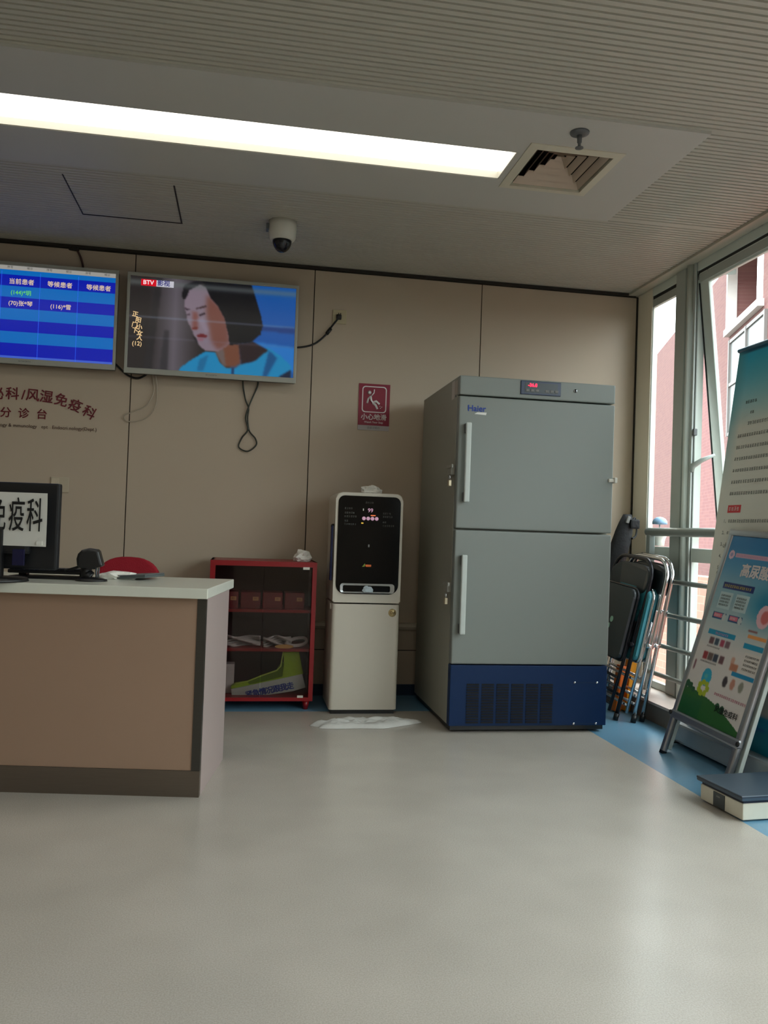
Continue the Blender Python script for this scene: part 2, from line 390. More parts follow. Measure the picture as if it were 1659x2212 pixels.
# windows between round-fronted mullions
edges = [4.765]
y = 4.765
wins = [(4.50, 4.80), (2.98, 4.28), (1.46, 2.75), (-.06, 1.24), (-1.57, -.28), (-3.08, -1.80)]
for i, (y0, y1) in enumerate(wins):
    wn = sempty('window_%d' % (i+1), (2.5, (y0+y1)/2, .112)); ox, oy, oz = wn.location
    def P(x, y, z): return (x-ox, y-oy, z-oz)
    bm = B()
    box(bm, P(2.478, y0, 2.535), P(2.50, y1, 2.61), .004); box(bm, P(2.482, y0, 2.465), P(2.505, y1, 2.515), .004, mi=1)
    box(bm, P(2.484, y0, 2.51), P(2.50, y1, 2.54), mi=2)
    box(bm, P(2.480, y0, .890), P(2.51, y1, .968), .005, mi=0)
    box(bm, P(2.480, y0, .112), P(2.51, y1, .155), .004)
    box(bm, P(2.484, y0, .112), P(2.50, y0+.012, 2.5)); box(bm, P(2.484, y1-.006, .112), P(2.488, y1, 2.5), mi=1)
    build('window_frame', bm, [ALU, ALUD, GASKET], wn)
    bm = B(); box(bm, P(2.494, y0+.01, .15), P(2.498, y1-.002, .895))
    if i == 0: box(bm, P(2.494, y0+.01, .96), P(2.498, y1-.002, 2.47))
    build('pane', bm, GLASS, wn)
    if i == 1:                                # top-hung sash pushed out at the bottom
        sa = bpy.data.objects.new('sash', None); col.objects.link(sa); sa.parent = wn; sa['label'] = 'top hung sash pushed open'
        sa.location = P(2.482, (y0+y1)/2, 2.52); sa.rotation_euler = (0, R(-6.2), 0)
        hw = (y1-y0)/2-.012; hh = 1.50; bm = B()
        for s in (-1, 1): box(bm, (0, min(s*hw, s*(hw-.085)), -hh), (.024, max(s*hw, s*(hw-.085)), 0), .006)
        box(bm, (0, -hw+.085, -.07), (.024, hw-.085, 0), .005); box(bm, (0, -hw+.085, -hh), (.024, hw-.085, -hh+.085), .005)
        build('sash_frame', bm, ALU, sa)
        bm = B()
        for s in (-1, 1): box(bm, (-.004, min(s*hw, s*(hw+.006)), -hh), (.022, max(s*hw, s*(hw+.006)), 0))
        build('seal', bm, GASKET, sa)
        bm = B(); box(bm, (.012, -hw+.08, -hh+.08), (.016, hw-.08, -.06)); build('pane', bm, GLASS, sa)
        bm = B(); tube(bm, [P(2.478, 4.285, 1.40), P(2.475, 4.27, 1.43), P(2.50, 4.22, 1.46), P(2.555, 4.18, 1.49)], [.012, .017, .013, .008], 8)
        build('stay_arm', bm, ALUD, wn)
        bm = B(); box(bm, P(2.468, 4.255, 1.60), P(2.49, 4.275, 1.64), .005); build('catch', bm, GREYP, wn)
    elif i > 1:
        bm = B(); box(bm, P(2.494, y0+.01, .96), P(2.498, y1-.002, 2.47)); build('upper_pane', bm, GLASS, wn)
for i, (y0, y1) in enumerate([(4.28, 4.50), (2.75, 2.98), (1.24, 1.46), (-.28, -.06), (-1.80, -1.57), (-3.30, -3.08), (-4.0, -3.6)]):
    bm = B()
    box(bm, (2.478, y0, .112), (2.53, y1, ZC), mi=0); box(bm, (2.464, y0+.10, .112), (2.482, y1-.012, ZC), .005, mi=1)
    tube(bm, [(2.474, y0+.055, .112), (2.474, y0+.055, 2.59)], .024, 12, mi=0)
    box(bm, (2.468, y0, .112), (2.485, y0+.022, ZC), .003, mi=1)
    box(bm, (2.480, y1-.002, .112), (2.51, y1+.016, .88), mi=2)
    struct('trim_%d' % (i+4), bm, [ALU, ALUD, JAMB])

# ------------------------------------------------------------------ outside
d = Vector((.317, .948, 0)); nrm = Vector((-.948, .317, 0)); O = Vector((.948, -.317, 0))*4.5
FM = Matrix((d, Vector((0, 0, 1)), -nrm)).transposed().to_4x4(); FM.translation = O
# facade frame: local x along the wall (away), y up, z towards the room
fac = thing('brick_building', 'pink brick building seen through the window', 'building', M=FM @ Matrix.Translation((0, 0, 0)))
def uvbuild(name, bm, mats, parent, ax=(0, 1)):
    uv = bm.loops.layers.uv.new('UVMap')
    for f in bm.faces:
        for l in f.loops: l[uv].uv = (l.vert.co[ax[0]], l.vert.co[ax[1]])
    return build(name, bm, mats, parent)
BR = brick_mat('pink_brick', (124, 84, 80), (116, 76, 75), (130, 100, 96), 3.2)
bm = B(); box(bm, (13.0, -6, 0), (15.6, 9.2, .5)); box(bm, (15.6, -6, 0), (18.8, 5.5, .5)); box(bm, (15.6, 7.3, 0), (18.8, 9.2, .5))
box(bm, (15.6, 5.5, 0), (16.2, 7.3, .5)); box(bm, (18.45, 5.5, 0), (18.8, 7.3, .5)); box(bm, (18.8, -6, 0), (45, 7.05, .5))
box(bm, (16.2, 5.5, 2.4), (18.45, 7.3, 2.5)); box(bm, (17.6, 5.5, .5), (17.7, 7.3, 2.4)); box(bm, (16.2, 7.3, .5), (18.45, 7.4, 2.4))
uvbuild('wall', bm, BR, fac)
bm = B(); box(bm, (16.1, 5.42, -.12), (18.6, 5.56, .5)); box(bm, (18.42, 5.55, -.1), (18.52, 7.3, .1), mi=0)
build('balcony', bm, mat('white_render', (225, 220, 216), .7), fac, label='white balcony ledge')
bm = B(); box(bm, (15.9, 3.3, -.02), (18.4, 5.25, .02)); build('window', bm, mat('pale_window', (120, 122, 122), .3), fac)
for xx in (15.86, 17.1, 18.36): bm = B(); box(bm, (xx, 3.25, -.06), (xx+.07, 5.3, 0)); build('window_frame', bm, mat('grey_frame', (120, 116, 114), .5), fac)
for zz in (3.25, 4.3, 5.23): bm = B(); box(bm, (15.9, zz, -.05), (18.4, zz+.07, 0)); build('window_frame', bm, MATS['grey_frame'], fac)
ac = thing('air_conditioner', 'white outdoor air conditioner unit high on the pink brick building', 'air conditioner', M=FM @ Matrix.Translation((17.5, 6.72, -.02)))
bm = B(); box(bm, (-.85, 0, -.6), (.85, .95, 0), .03); build('casing', bm, mat('ac_white', (190, 190, 184), .5), ac)
bm = B()
for k in range(9): box(bm, (-.75, .1+k*.09, -.625), (.2, .13+k*.09, -.6))
build('grille', bm, GREYP, ac)
for x in (-.6, .6): bm = B(); box(bm, (x-.04, -.08, -.6), (x+.04, 0, 0)); build('bracket', bm, ALUD, ac)
SAL = brick_mat('salmon_brick', (226, 150, 132), (214, 140, 124), (226, 172, 156), 4.5)
vw = thing('slotted_brick_wall', 'low salmon brick wall with rows of dark vent slots outside the window', 'wall', loc=(3.3, 6, -1))
bm = B(); box(bm, (0, -9, -1), (.15, 5, 1.75)); uvbuild('brickwork', bm, SAL, vw, (1, 2))
bm = B()
for r_ in range(9):
    for c_ in range(-3, 6):
        yy = -.12+c_*.5+(.0 if r_ % 2 else .0); box(bm, (-.012, yy-.13, .60+r_*.098), (.01, yy+.10, .635+r_*.098))
so = build('vent_slots', bm, mat('slot_shadow_grey', (70, 66, 66), .8), vw)

# ------------------------------------------------------------------ ceiling fittings
def troffer(x0, x1, y0, y1, label, k, seen=True):
    t = thing('ceiling_light', label, 'ceiling light', loc=((x0+x1)/2, (y0+y1)/2, ZC), group='recessed strip lights')
    hx, hy = (x1-x0)/2, (y1-y0)/2
    bm = B(); 
    for a, b in (((-hx, -hy), (hx, -hy+.006)), ((-hx, hy-.006), (hx, hy)), ((-hx, -hy), (-hx+.006, hy)), ((hx-.006, -hy), (hx, hy))):
        box(bm, (a[0], a[1], -.010), (b[0], b[1], .07))
    box(bm, (-hx, -hy, .07), (hx, hy, .08)); build('housing', bm, WHT, t)
    bm = B(); box(bm, (-hx+.007, -hy+.007, .02), (hx-.007, hy-.007, .028))
    m = MATS.get('lamp%g' % k) or mat('lamp%g' % k, (255, 250, 238), .5, emit=k, var=0)
    build('diffuser', bm, m, t)
troffer(LX0, LX1, LY0, LY1, 'long glowing white strip light recessed in the smooth ceiling panel', LAMP)
for yy in (.3, -2.3):
    bm_l = bpy.data.lights.new('ceiling_lamp', 'AREA'); bm_l.shape = 'RECTANGLE'; bm_l.size = 3.4; bm_l.size_y = .27; bm_l.energy = 26*LAMP2; bm_l.color = (1, .98, .90)
    lo = bpy.data.objects.new('ceiling_lamp', bm_l); col.objects.link(lo); lo.location = (-.6, yy, ZC-.02)

t = thing('air_vent', 'square four way air diffuser in the ceiling beside the strip light', 'air vent', loc=((VX0+VX1)/2, (VY0+VY1)/2, ZC))
hx, hy = (VX1-VX0)/2, (VY1-VY0)/2
def ring(bm, a, b, za, zb, mi=0):
    A = [bm.verts.new((sx*a[0], sy*a[1], za)) for sx, sy in ((-1, -1), (1, -1), (1, 1), (-1, 1))]
    C = [bm.verts.new((sx*b[0], sy*b[1], zb)) for sx, sy in ((-1, -1), (1, -1), (1, 1), (-1, 1))]
    for k in range(4):
        f = bm.faces.new((A[k], A[(k+1) % 4], C[(k+1) % 4], C[k])); f.material_index = mi
bm = B(); ring(bm, (hx+.012, hy+.012), (hx-.026, hy-.026), -.016, -.020); ring(bm, (hx+.012, hy+.012), (hx+.012, hy+.012), -.016, -.008); ring(bm, (hx-.026, hy-.026), (hx-.028, hy-.028), -.020, .05)
build('frame', bm, mat('vent_cream', (205, 200, 180), .45), t, normals=False)
VC = mat('vent_blade', (196, 178, 158), .5)
for k in range(4):
    a = hx-.036-k*.036; b = hy-.036-k*.036; bm = B()
    ring(bm, (a, b), (a-.016, b-.016), -.012+.013*k, .018+.013*k); build('louvre', bm, VC, t, normals=False)
bm = B(); a = hx-.040-4*.036+.012
v = [bm.verts.new((sx*a, sy*a, .040)) for sx, sy in ((-1, -1), (1, -1), (1, 1), (-1, 1))]; q = bm.verts.new((0, 0, .07))
for k in range(4): bm.faces.new((v[k], v[(k+1) % 4], q))
build('centre_cone', bm, VC, t, normals=False)
bm = B(); ring(bm, (hx-.03, hy-.03), (hx-.03, hy-.03), 0, .14); poly(bm, [(-hx, -hy), (hx, -hy), (hx, hy), (-hx, hy)], .14)
build('duct', bm, mat('duct_dark', (22, 18, 14), .9), t)

t = thing('fire_sprinkler', 'small metal sprinkler head under the ceiling near the air vent', 'sprinkler', loc=(1.235, 3.02, ZC-.012))
bm = B(); lathe(bm, [(.0, 0), (.038, 0), (.036, -.006), (.02, -.012), (0, -.012)]); build('rosette', bm, GREYP, t)
bm = B(); lathe(bm, [(.010, -.008), (.009, -.04), (.006, -.044), (.006, -.06)], seg=12); build('stem', bm, GREYP, t)
bm = B(); lathe(bm, [(0, -.058), (.016, -.06), (.016, -.063), (0, -.064)], seg=16); build('deflector', bm, GREYP, t)

t = thing('security_camera', 'white dome security camera with a dark lens bowl on the ceiling', 'camera', loc=(.142, 4.31, ZC))
bm = B(); lathe(bm, [(0, 0), (.072, 0), (.074, -.03), (.070, -.085), (.058, -.098), (.052, -.1)]); build('housing', bm, WHT, t)
bm = B(); lathe(bm, [(.050, -.098)]+[(.050*math.cos(R(a)), -.098-.062*math.sin(R(a))) for a in range(10, 91, 10)]); build('lens_dome', bm, mat('smoked_dome', (10, 12, 24), .15), t)
bm = B(); box(bm, (-.085, -.03, -.05), (-.07, .03, -.02), .004); build('cable_clip', bm, GREYP, t)

# ------------------------------------------------------------------ televisions
def tv(x0, x1, z0, z1, name, label, b=.017, bb=.032):
    t = thing(name, label, 'television', loc=((x0+x1)/2, 4.90, z0))
    hw, H = (x1-x0)/2, z1-z0
    bm = B(); box(bm, (-hw, 0, 0), (hw, .012, bb), .003); box(bm, (-hw, 0, H-b-.004), (hw, .012, H), .003)
    box(bm, (-hw, 0, bb-.002), (-hw+b, .012, H-b), .003); box(bm, (hw-b, 0, bb-.002), (hw, .012, H-b), .003)
    build('bezel', bm, SILV, t)
    bm = B(); box(bm, (-hw+.003, .010, .003), (hw-.003, .055, H-.003), .008); build('housing', bm, BLK, t)
    bm = B(); box(bm, (-.15, .055, H*.3), (.15, .098, H*.7)); build('wall_bracket', bm, BLK, t)
    bm = B(); text(bm, 'SKYWORTH' if name == 'television' and x1 < 0 else 'SKYWORTH', .012, wallM(0, bb*.5, -.0008)); build('maker_mark', bm, GREYP, t)
    return t, -hw+b, hw-b, bb, H-b
t, a, b_, c, e = tv(-1.742, -.760, 1.872, 2.448, 'television', 'silver framed wall screen showing a blue striped patient queue table')
W_, H_ = b_-a, e-c
cv = Canvas(60, 60, (0, 22, 165))
LB = (0, 98, 178); DB = (0, 20, 162)
vb = [0, .052, .105, .225, .345, .465, .588, .713, .838, .975, 1.01]; cs = [(150, 148, 142), LB, DB, LB, DB, LB, DB, LB, DB, (60, 90, 190)]
bm = B(); ms = []
for k in range(10):
    m = mat('screen%d' % (k if k < 4 else (9 if k == 9 else 2+(k % 2))), cs[k if k < 4 else (9 if k == 9 else 2+(k % 2))], .25, emit=1, var=0); m.node_tree.nodes['Principled BSDF'].inputs['Base Color'].default_value = (.01, .01, .01, 1)
    for l in list(m.node_tree.links):
        if l.to_socket.name == 'Base Color': m.node_tree.links.remove(l)
    ms.append(m); v1 = e-H_*vb[k]; v0 = e-H_*min(vb[k+1], 1); box(bm, (a, .008, v0), (b_, .0115, v1), mi=k)
build('screen', bm, ms, t)
def emat(n, c, s=1.0):
    m = mat(n, c, .3, emit=s, var=0); return m
TW = emat('screen_text_pale', (196, 176, 150)); TG = emat('screen_text_green', (96, 190, 70)); TL = emat('screen_line', (40, 90, 210))
SY = .0072
lx = lambda X: X+1.251; lz = lambda Z: Z-1.872
rows = [('当前患者' if X < -1.2 else '等候患者', .034, X, 2.337, TW, .012) for X in (-1.286, -1.08, -.869)]
rows += [('(70)张*琴', .032, -1.287, 2.214, TW, .01), ('(116)*雪', .032, -1.071, 2.212, TW, .01), ('(144)*玥', .031, -1.287, 2.275, TG, .01)]
for s_, z_, X, Z, m_, b2 in rows:
    bm = B(); text(bm, s_, z_, wallM(lx(X), lz(Z), SY), bold=b2); build('screen_text', bm, m_, t)
for i in range(9): bm = B(); text(bm, '序号' if i % 2 else '候诊', .016, wallM(a+.06+i*.105, e-H_*.027, SY)); build('menu_text', bm, GREYT, t)
bm = B()
for X in (-1.187, -.981, -1.393, -1.6): box(bm, (lx(X)-.001, .0068, c), (lx(X)+.001, .0085, e-H_*.07))
build('table_lines', bm, TL, t)

t, a, b_, c, e = tv(-.712, .273, 1.862, 2.448, 'television', 'silver framed wall television showing a woman with dark bobbed hair')
W_, H_ = b_-a, e-c
cv = Canvas(176, 100, (60, 56, 60))
def T(x, y): return ((x-92)/1478, (y-(112+(x-100)*.0707))/818)
def PP(*p): return [T(p[i], p[i+1]) for i in range(0, len(p), 2)]
u = cv.U; g = np.clip(1-abs(u-.27)/.16, 0, 1)[..., None]
cv.a = np.array((34, 30, 30.))*(1-g)+np.array((86, 80, 88.))*g
cv.poly(PP(310, 110, 370, 110, 300, 960, 230, 960), (34, 32, 34), 3); cv.poly(PP(400, 600, 440, 600, 440, 960, 370, 960), (44, 42, 46), 3)
cv.poly(PP(1000, 90, 1600, 90, 1600, 1100, 1000, 1100), (16, 74, 146), 3); cv.poly(PP(1180, 700, 1600, 760, 1600, 1000, 1180, 800), (28, 104, 178), 4)
cv.poly(PP(1260, 560, 1600, 580, 1600, 640, 1260, 600), (22, 52, 110), 4)
cv.poly(PP(540, 960, 560, 930, 640, 870, 760, 795, 870, 800, 900, 880, 960, 935, 1040, 940, 1090, 900, 1200, 880, 1330, 755, 1450, 830, 1545, 920, 1545, 1060, 540, 1060), (18, 118, 166), 1)
cv.poly(PP(720, 860, 800, 820, 760, 960, 700, 960), (14, 92, 136), 2); cv.poly(PP(1340, 780, 1420, 850, 1330, 1020, 1290, 1020), (10, 70, 118), 3); cv.poly(PP(1440, 1020, 1545, 960, 1545, 1060, 1430, 1060), (14, 26, 50), 2)
cv.poly(PP(1010, 935, 1030, 935, 1030, 1010, 1010, 1010), (12, 50, 90), 1)
cv.poly(PP(860, 790, 960, 700, 1080, 720, 1095, 900, 1040, 935, 950, 925, 900, 870), (100, 60, 44), 5)
cv.poly(PP(860, 790, 930, 760, 960, 930, 920, 900), (92, 80, 78), 3)
cv.poly(PP(1065, 720, 1190, 700, 1335, 780, 1210, 880, 1095, 905), (34, 22, 26), 2)
cv.poly(PP(568, 330, 600, 240, 700, 190, 780, 230, 890, 400, 950, 500, 990, 720, 880, 795, 770, 785, 705, 730, 688, 680, 660, 640, 640, 590, 600, 520, 592, 460, 570, 400), (118, 104, 116), 1)
cv.poly(PP(760, 270, 900, 400, 960, 520, 985, 720, 880, 780, 820, 700, 790, 560, 760, 430), (104, 64, 56), 14)
cv.poly(PP(640, 430, 690, 440, 700, 590, 650, 590), (112, 68, 64), 6)
cv.poly(PP(690, 500, 740, 490, 790, 610, 760, 620), (126, 112, 126), 5)
cv.poly(PP(570, 400, 600, 405, 640, 420, 590, 420), (46, 34, 44), 1); cv.poly(PP(660, 405, 760, 378, 768, 392, 680, 412), (52, 34, 38), 1)
cv.poly(PP(700, 462, 752, 442, 752, 458, 705, 474), (36, 22, 30), 1); cv.poly(PP(592, 462, 622, 450, 622, 470), (44, 30, 38), 1)
cv.poly(PP(640, 575, 695, 570, 700, 590, 650, 594), (96, 42, 38), 1); cv.poly(PP(685, 645, 735, 628, 785, 650, 770, 668, 700, 660), (92, 26, 32), 1); cv.poly(PP(695, 672, 760, 672, 740, 700, 705, 695), (128, 84, 96), 2)
cv.poly(PP(650, 640, 690, 690, 700, 715, 680, 705), (20, 18, 22), 1)
cv.poly(PP(540, 290, 560, 200, 640, 165, 740, 170, 700, 190, 610, 240, 575, 325, 560, 325), (14, 12, 18), 1)
cv.poly(PP(715, 160, 1160, 185, 1212, 330, 1252, 450, 1277, 560, 1258, 640, 1180, 706, 1060, 725, 985, 735, 970, 640, 930, 490, 870, 390, 800, 310, 760, 230), (8, 8, 14), 1)
cv.put(np.exp(-((cv.V-.07)/.035)**2), (96, 104, 102), 0, .55)
cv.put(np.exp(-((cv.V-.44)/.012)**2), (120, 130, 150), 0, .35); cv.put(np.exp(-((cv.V-.66)/.012)**2), (110, 110, 130), 0, .18)
cv.mesh('screen', W_, H_, paint_mat('tv_picture', True), t, M=Matrix.Translation((a, .0085, c)) @ XZ)
bm = B()
box(bm, (a+W_*.062, .0065, c+H_*.895), (a+W_*.152, .0083, c+H_*.965), mi=0); box(bm, (a+W_*.152, .0065, c+H_*.895), (a+W_*.255, .0083, c+H_*.962), mi=1)
text(bm, 'BTV', .034, wallM(a+W_*.105, c+H_*.93, .0062), mi=2, bold=.02); text(bm, '影视', .036, wallM(a+W_*.195, c+H_*.93, .0062), mi=3, bold=.02)
for k, (s, px, py) in enumerate((('正', .035, .575), ('阳', .055, .515), ('门', .034, .46), ('下', .037, .40), ('小', .062, .44), ('女', .066, .375), ('人', .066, .325))):
    text(bm, s, .034, wallM(a+W_*px, c+H_*py, .0062, R(-8)), mi=4, bold=.02)
text(bm, '(12)', .034, wallM(a+W_*.052, c+H_*.262, .0062), mi=4, bold=.01)
build('channel_caption', bm, [emat('bug_red', (190, 10, 30)), emat('bug_grey', (176, 176, 186)), emat('bug_white', (220, 205, 210)), emat('bug_blue', (50, 50, 110)), emat('caption_gold', (206, 176, 130))], t)

# ------------------------------------------------------------------ cables, sockets, wall graphics
def cable(name, label, pts, r, m, cat='cable'):
    bm = B(); tube(bm, spline(pts, 8), r, 8); return tag(build(name, bm, m), label, cat)
YC = 4.985
t = thing('power_cable', 'black power cable curving from the television to the wall socket', 'cable', loc=(.524, YC, 2.30))
c0 = Vector((.524, YC, 2.30))
bm = B(); tube(bm, spline([Vector(p)-c0 for p in ((.16, YC-.03, 2.085), (.292, YC, 2.097), (.384, YC, 2.126), (.452, YC, 2.188), (.484, YC, 2.238), (.518, YC-.008, 2.285))], 8), .0055, 8); build('cord', bm, BLK, t)
bm = B(); tube(bm, [Vector((.478, YC, 2.226))-c0, Vector((.454, YC, 2.19))-c0], .011, 10); build('ferrite_bead', bm, BLK, t)
bm = B(); box(bm, (-.016, -.022, -.018), (.016, .002, .012), .006); build('plug', bm, BLK, t)
t = thing('wall_socket', 'cream wall socket with a black plug right of the television', 'socket', loc=(.53, 4.992, 2.303))
bm = B(); box(bm, (-.043, 0, -.043), (.043, .008, .043), .004); build('plate', bm, mat('socket_cream', (184, 172, 140), .4), t)
bm = B()
for x in (-.006, .006): box(bm, (x-.002, -.001, .012), (x+.002, .002, .024))
build('slots', bm, DARK, t)
t = thing('wall_switch', 'cream blank wall plate behind the computer monitor', 'wall plate', loc=(-1.053, 4.99, 1.206))
bm = B(); box(bm, (-.052, 0, -.045), (.052, .01, .045), .004); build('plate', bm, mat('plate_cream', (186, 174, 152), .4), t)
bm = B(); box(bm, (-.046, -.004, -.036), (-.004, .001, .036), .002); build('rocker', bm, mat('plate_cream2', (196, 184, 162), .4), t)
cable('hanging_cable', 'dark twisted cable loop hanging below the television with the woman', [(-.038, 4.95, 1.90), (-.034, YC, 1.84), (-.018, YC, 1.763), (.003, YC, 1.709), (.0, YC-.006, 1.65), (.012, YC, 1.576), (.05, YC, 1.53), (.055, YC, 1.49), (.007, YC, 1.452), (-.046, YC, 1.475), (-.03, YC, 1.53), (.003, YC-.004, 1.58), (-.012, YC-.006, 1.65), (.004, YC-.006, 1.72), (.03, YC, 1.79), (.052, YC, 1.85), (.052, 4.95, 1.9)], .0045, mat('cable_dark', (44, 48, 40), .5))
cable('hanging_cable', 'pale looped cable drooping under the left edge of the television', [(-.557, 4.95, 1.90), (-.556, YC, 1.845), (-.55, YC, 1.77), (-.59, YC, 1.69), (-.66, YC, 1.65), (-.71, YC, 1.625), (-.69, YC, 1.592), (-.60, YC, 1.61), (-.54, YC, 1.68), (-.53, YC, 1.78), (-.545, 4.95, 1.9)], .0032, mat('cable_cream', (176, 164, 146), .5))
cable('video_cable', 'black cable drooping between the two wall screens', [(-.80, 4.955, 1.95), (-.752, YC, 1.905), (-.70, YC, 1.862), (-.64, YC, 1.848), (-.58, YC-.02, 1.88)], .006, BLK)
cable('ceiling_cable', 'brown cable running from ceiling joint down to the queue screen', [(-1.03, YC, 2.59), (-1.012, YC, 2.57), (-.99, YC, 2.53), (-.975, YC, 2.48), (-.97, 4.965, 2.43)], .006, mat('cable_brown', (70, 44, 40), .6))
bm = B(); box(bm, (XL, 4.978, 2.583), (2.46, 4.999, 2.599)); crumple(bm, (-1.03, 4.98, 2.565), (.035, .015, .03), 3, 2)
struct('trim_20', bm, mat('joint_dark', (38, 33, 28), .8))
bm = B()
for s, x, z, r_ in (('内', -1.58, 1.66, 14), ('分', -1.50, 1.695, 9), ('泌', -1.415, 1.708, 5), ('科', -1.332, 1.712, 0), ('/', -1.273, 1.711, 0), ('风', -1.222, 1.711, -3), ('湿', -1.147, 1.706, -5), ('免', -1.066, 1.691, -12), ('疫', -.988, 1.665, -20), ('科', -.909, 1.629, -27)):
    text(bm, s, .076, wallM(x, z, 4.996, R(r_)), bold=.014)
tag(build('wall_lettering', bm, MAROON), 'dark red arched row of Chinese department lettering below the queue screen', 'wall lettering')
bm = B()
for s, x in (('分', -1.364), ('诊', -1.267), ('台', -1.168)): text(bm, s, .062, wallM(x, 1.604, 4.996), bold=.014)
tag(build('wall_lettering', bm, MAROON), 'short straight row of dark red Chinese characters under the arched lettering', 'wall lettering')
bm = B(); text(bm, 'ology & mmunology   ept   Endocri nology(Dept.)', .0275, wallM(-.862, 1.535, 4.997), 'RIGHT', bold=.006)
tag(build('wall_lettering', bm, mat('brown_letters', (84, 60, 48), .6)), 'thin line of small brown English lettering on the wall, lowest of three rows', 'wall lettering')

t = thing('warning_sign', 'dark red slippery floor sign with a falling figure on the wall', 'sign', loc=(.763, 4.997, 1.765))
bm = B(); box(bm, (-.097, -.002, -.115), (.097, .003, .141)); build('plate', bm, SIGNR, t)
bm = B(); box(bm, (-.097, -.002, -.145), (.097, .003, -.1155)); text(bm, '首都文明办', .016, wallM(0, -.131, -.003), mi=1); build('grey_strip', bm, [SIGNG, GREYT], t)
bm = B(); o_ = rrect(.152, .162, .02, cx=0, cy=.045); i_ = rrect(.140, .150, .016, cx=0, cy=.045)
A = [bm.verts.new((p[0], -.003, p[1])) for p in o_]; C = [bm.verts.new((p[0], -.003, p[1])) for p in i_]
for k in range(len(o_)): bm.faces.new((A[k], A[(k+1) % len(o_)], C[(k+1) % len(o_)], C[k]))
def limb(pts, r): tube(bm, [(p[0], -.004, p[1]) for p in pts], r, 8, flat=.18)
def S(x, z): return (x-.763, z-1.765)
lathe(bm, [(0, -.001), (.0125, 0), (0, .001)], seg=16, M=Matrix.Translation((S(.731, 1.851)[0], -.004, S(.731, 1.851)[1])) @ XZ)
limb([S(.762, 1.872), S(.760, 1.850), S(.742, 1.828)], .0055); limb([S(.742, 1.830), S(.726, 1.812), S(.719, 1.785)], .006)
limb([S(.742, 1.828), S(.746, 1.805), S(.758, 1.788)], [.012, .012, .010]); limb([S(.755, 1.79), S(.775, 1.80), S(.796, 1.782)], [.009, .007, .006]); limb([S(.755, 1.79), S(.772, 1.775), S(.784, 1.752)], [.009, .007, .006])
for p in ((.80, .757), (.808, .765), (.797, .769)): limb([S(p[0], 1+p[1]), S(p[0]+.005, 1+p[1]+.002)], .002)
text(bm, '小心地滑', .040, wallM(0, -.066, -.003), bold=.014); text(bm, 'Watch Your Step', .0165, wallM(0, -.096, -.003), bold=.005)
build('pictogram', bm, SIGNW, t)

# ------------------------------------------------------------------ laboratory freezer
fx0, fx1, fyf, fyb = 1.055, 1.895, 4.045, 4.90
t = thing('laboratory_freezer', 'tall grey two door laboratory freezer with navy blue base', 'freezer', loc=((fx0+fx1)/2, (fyf+fyb)/2, 0))
cx_, cy_ = (fx0+fx1)/2, (fyf+fyb)/2; H2 = (fx1-fx0)/2; yf = fyf-cy_; yb = fyb-cy_
bm = B(); box(bm, (-H2, yf+.055, .035), (H2, yb, 1.81), .004); build('body', bm, FRS, t)
bm = B(); box(bm, (-H2, yf, 1.712), (H2, yf+.056, 1.81), .006); build('top_panel', bm, FRG, t)
def fdoor(z0, z1, h0, h1):
    bm = B(); box(bm, (-H2, yf, z0), (H2, yf+.048, z1), .008, seg=3); dr = build('door', bm, FRG, t)
    bm = B(); box(bm, (-H2+.012, yf+.046, z0+.01), (H2-.012, yf+.056, z1-.01)); build('gasket', bm, BLUEC, dr)
    bm = B(); box(bm, (-H2+.030, yf-.042, h0), (-H2+.058, yf-.022, h1), .006)
    for zz in (h0+.004, h1-.05): box(bm, (-H2+.030, yf-.03, zz), (-H2+.048, yf+.002, zz+.046), .003, mi=1)
    build('handle', bm, [mat('handle_light', (196, 204, 200), .35), GREYP], dr)
    return dr
d1 = fdoor(1.033, 1.705, 1.165, 1.567); fdoor(.348, 1.025, .500, .900)
bm = B(); text(bm, 'Haier', .043, wallM(1.146-cx_, 1.643, yf-.001), mi=0, bold=.02)
prism(bm, [(1.135-cx_, 1.616), (1.196-cx_, 1.613), (1.199-cx_, 1.626), (1.15-cx_, 1.625)], yf-.0015, yf-.0005, mi=1)
build('badge', bm, [BLUEP, mat('badge_silver', (226, 226, 222), .3)], d1)
bm = B(); box(bm, (-H2, yf+.004, .035), (H2, yf+.056, .342), .004); bs = build('base_panel', bm, FRB, t)
bm = B()
for c_ in range(6):
    for r_ in range(15): box(bm, (1.142+c_*.0785-cx_, yf-.001, .050+r_*.0136), (1.142+c_*.0785+.064-cx_, yf+.006, .050+r_*.0136+.0074))
build('vent_grille', bm, DARK, bs)
for X in (1.718, 1.840):
    for Z in (.256, .045): bm = B(); lathe(bm, [(0, .003), (.006, .002), (.0065, 0)], seg=10, M=Matrix.Translation((X-cx_, yf+.003, Z)) @ XZ); build('screw', bm, CHR, bs)
bm = B()
for X0, Z0, X1, Z1 in ((1.722, .2555, 1.836, .2565), (1.722, .0445, 1.836, .0455)): box(bm, (X0-cx_, yf+.0025, Z0), (X1-cx_, yf+.0045, Z1))
build('service_cover_line', bm, BLUEC, bs)
bm = B(); box(bm, (1.375-cx_, yf-.006, 1.732), (1.592-cx_, yf+.002, 1.803), .003); dp = build('control_panel', bm, mat('panel_navy', (20, 40, 74), .3), t)
bm = B(); box(bm, (1.397-cx_, yf-.0075, 1.742), (1.573-cx_, yf-.005, 1.793)); build('display_window', bm, mat('display_dark', (34, 46, 54), .3), dp)
bm = B(); text(bm, '-36.0', .024, wallM(1.437-cx_, 1.780, yf-.009), bold=.02); build('temperature_digits', bm, emat('led_red', (255, 20, 60), 4), dp)
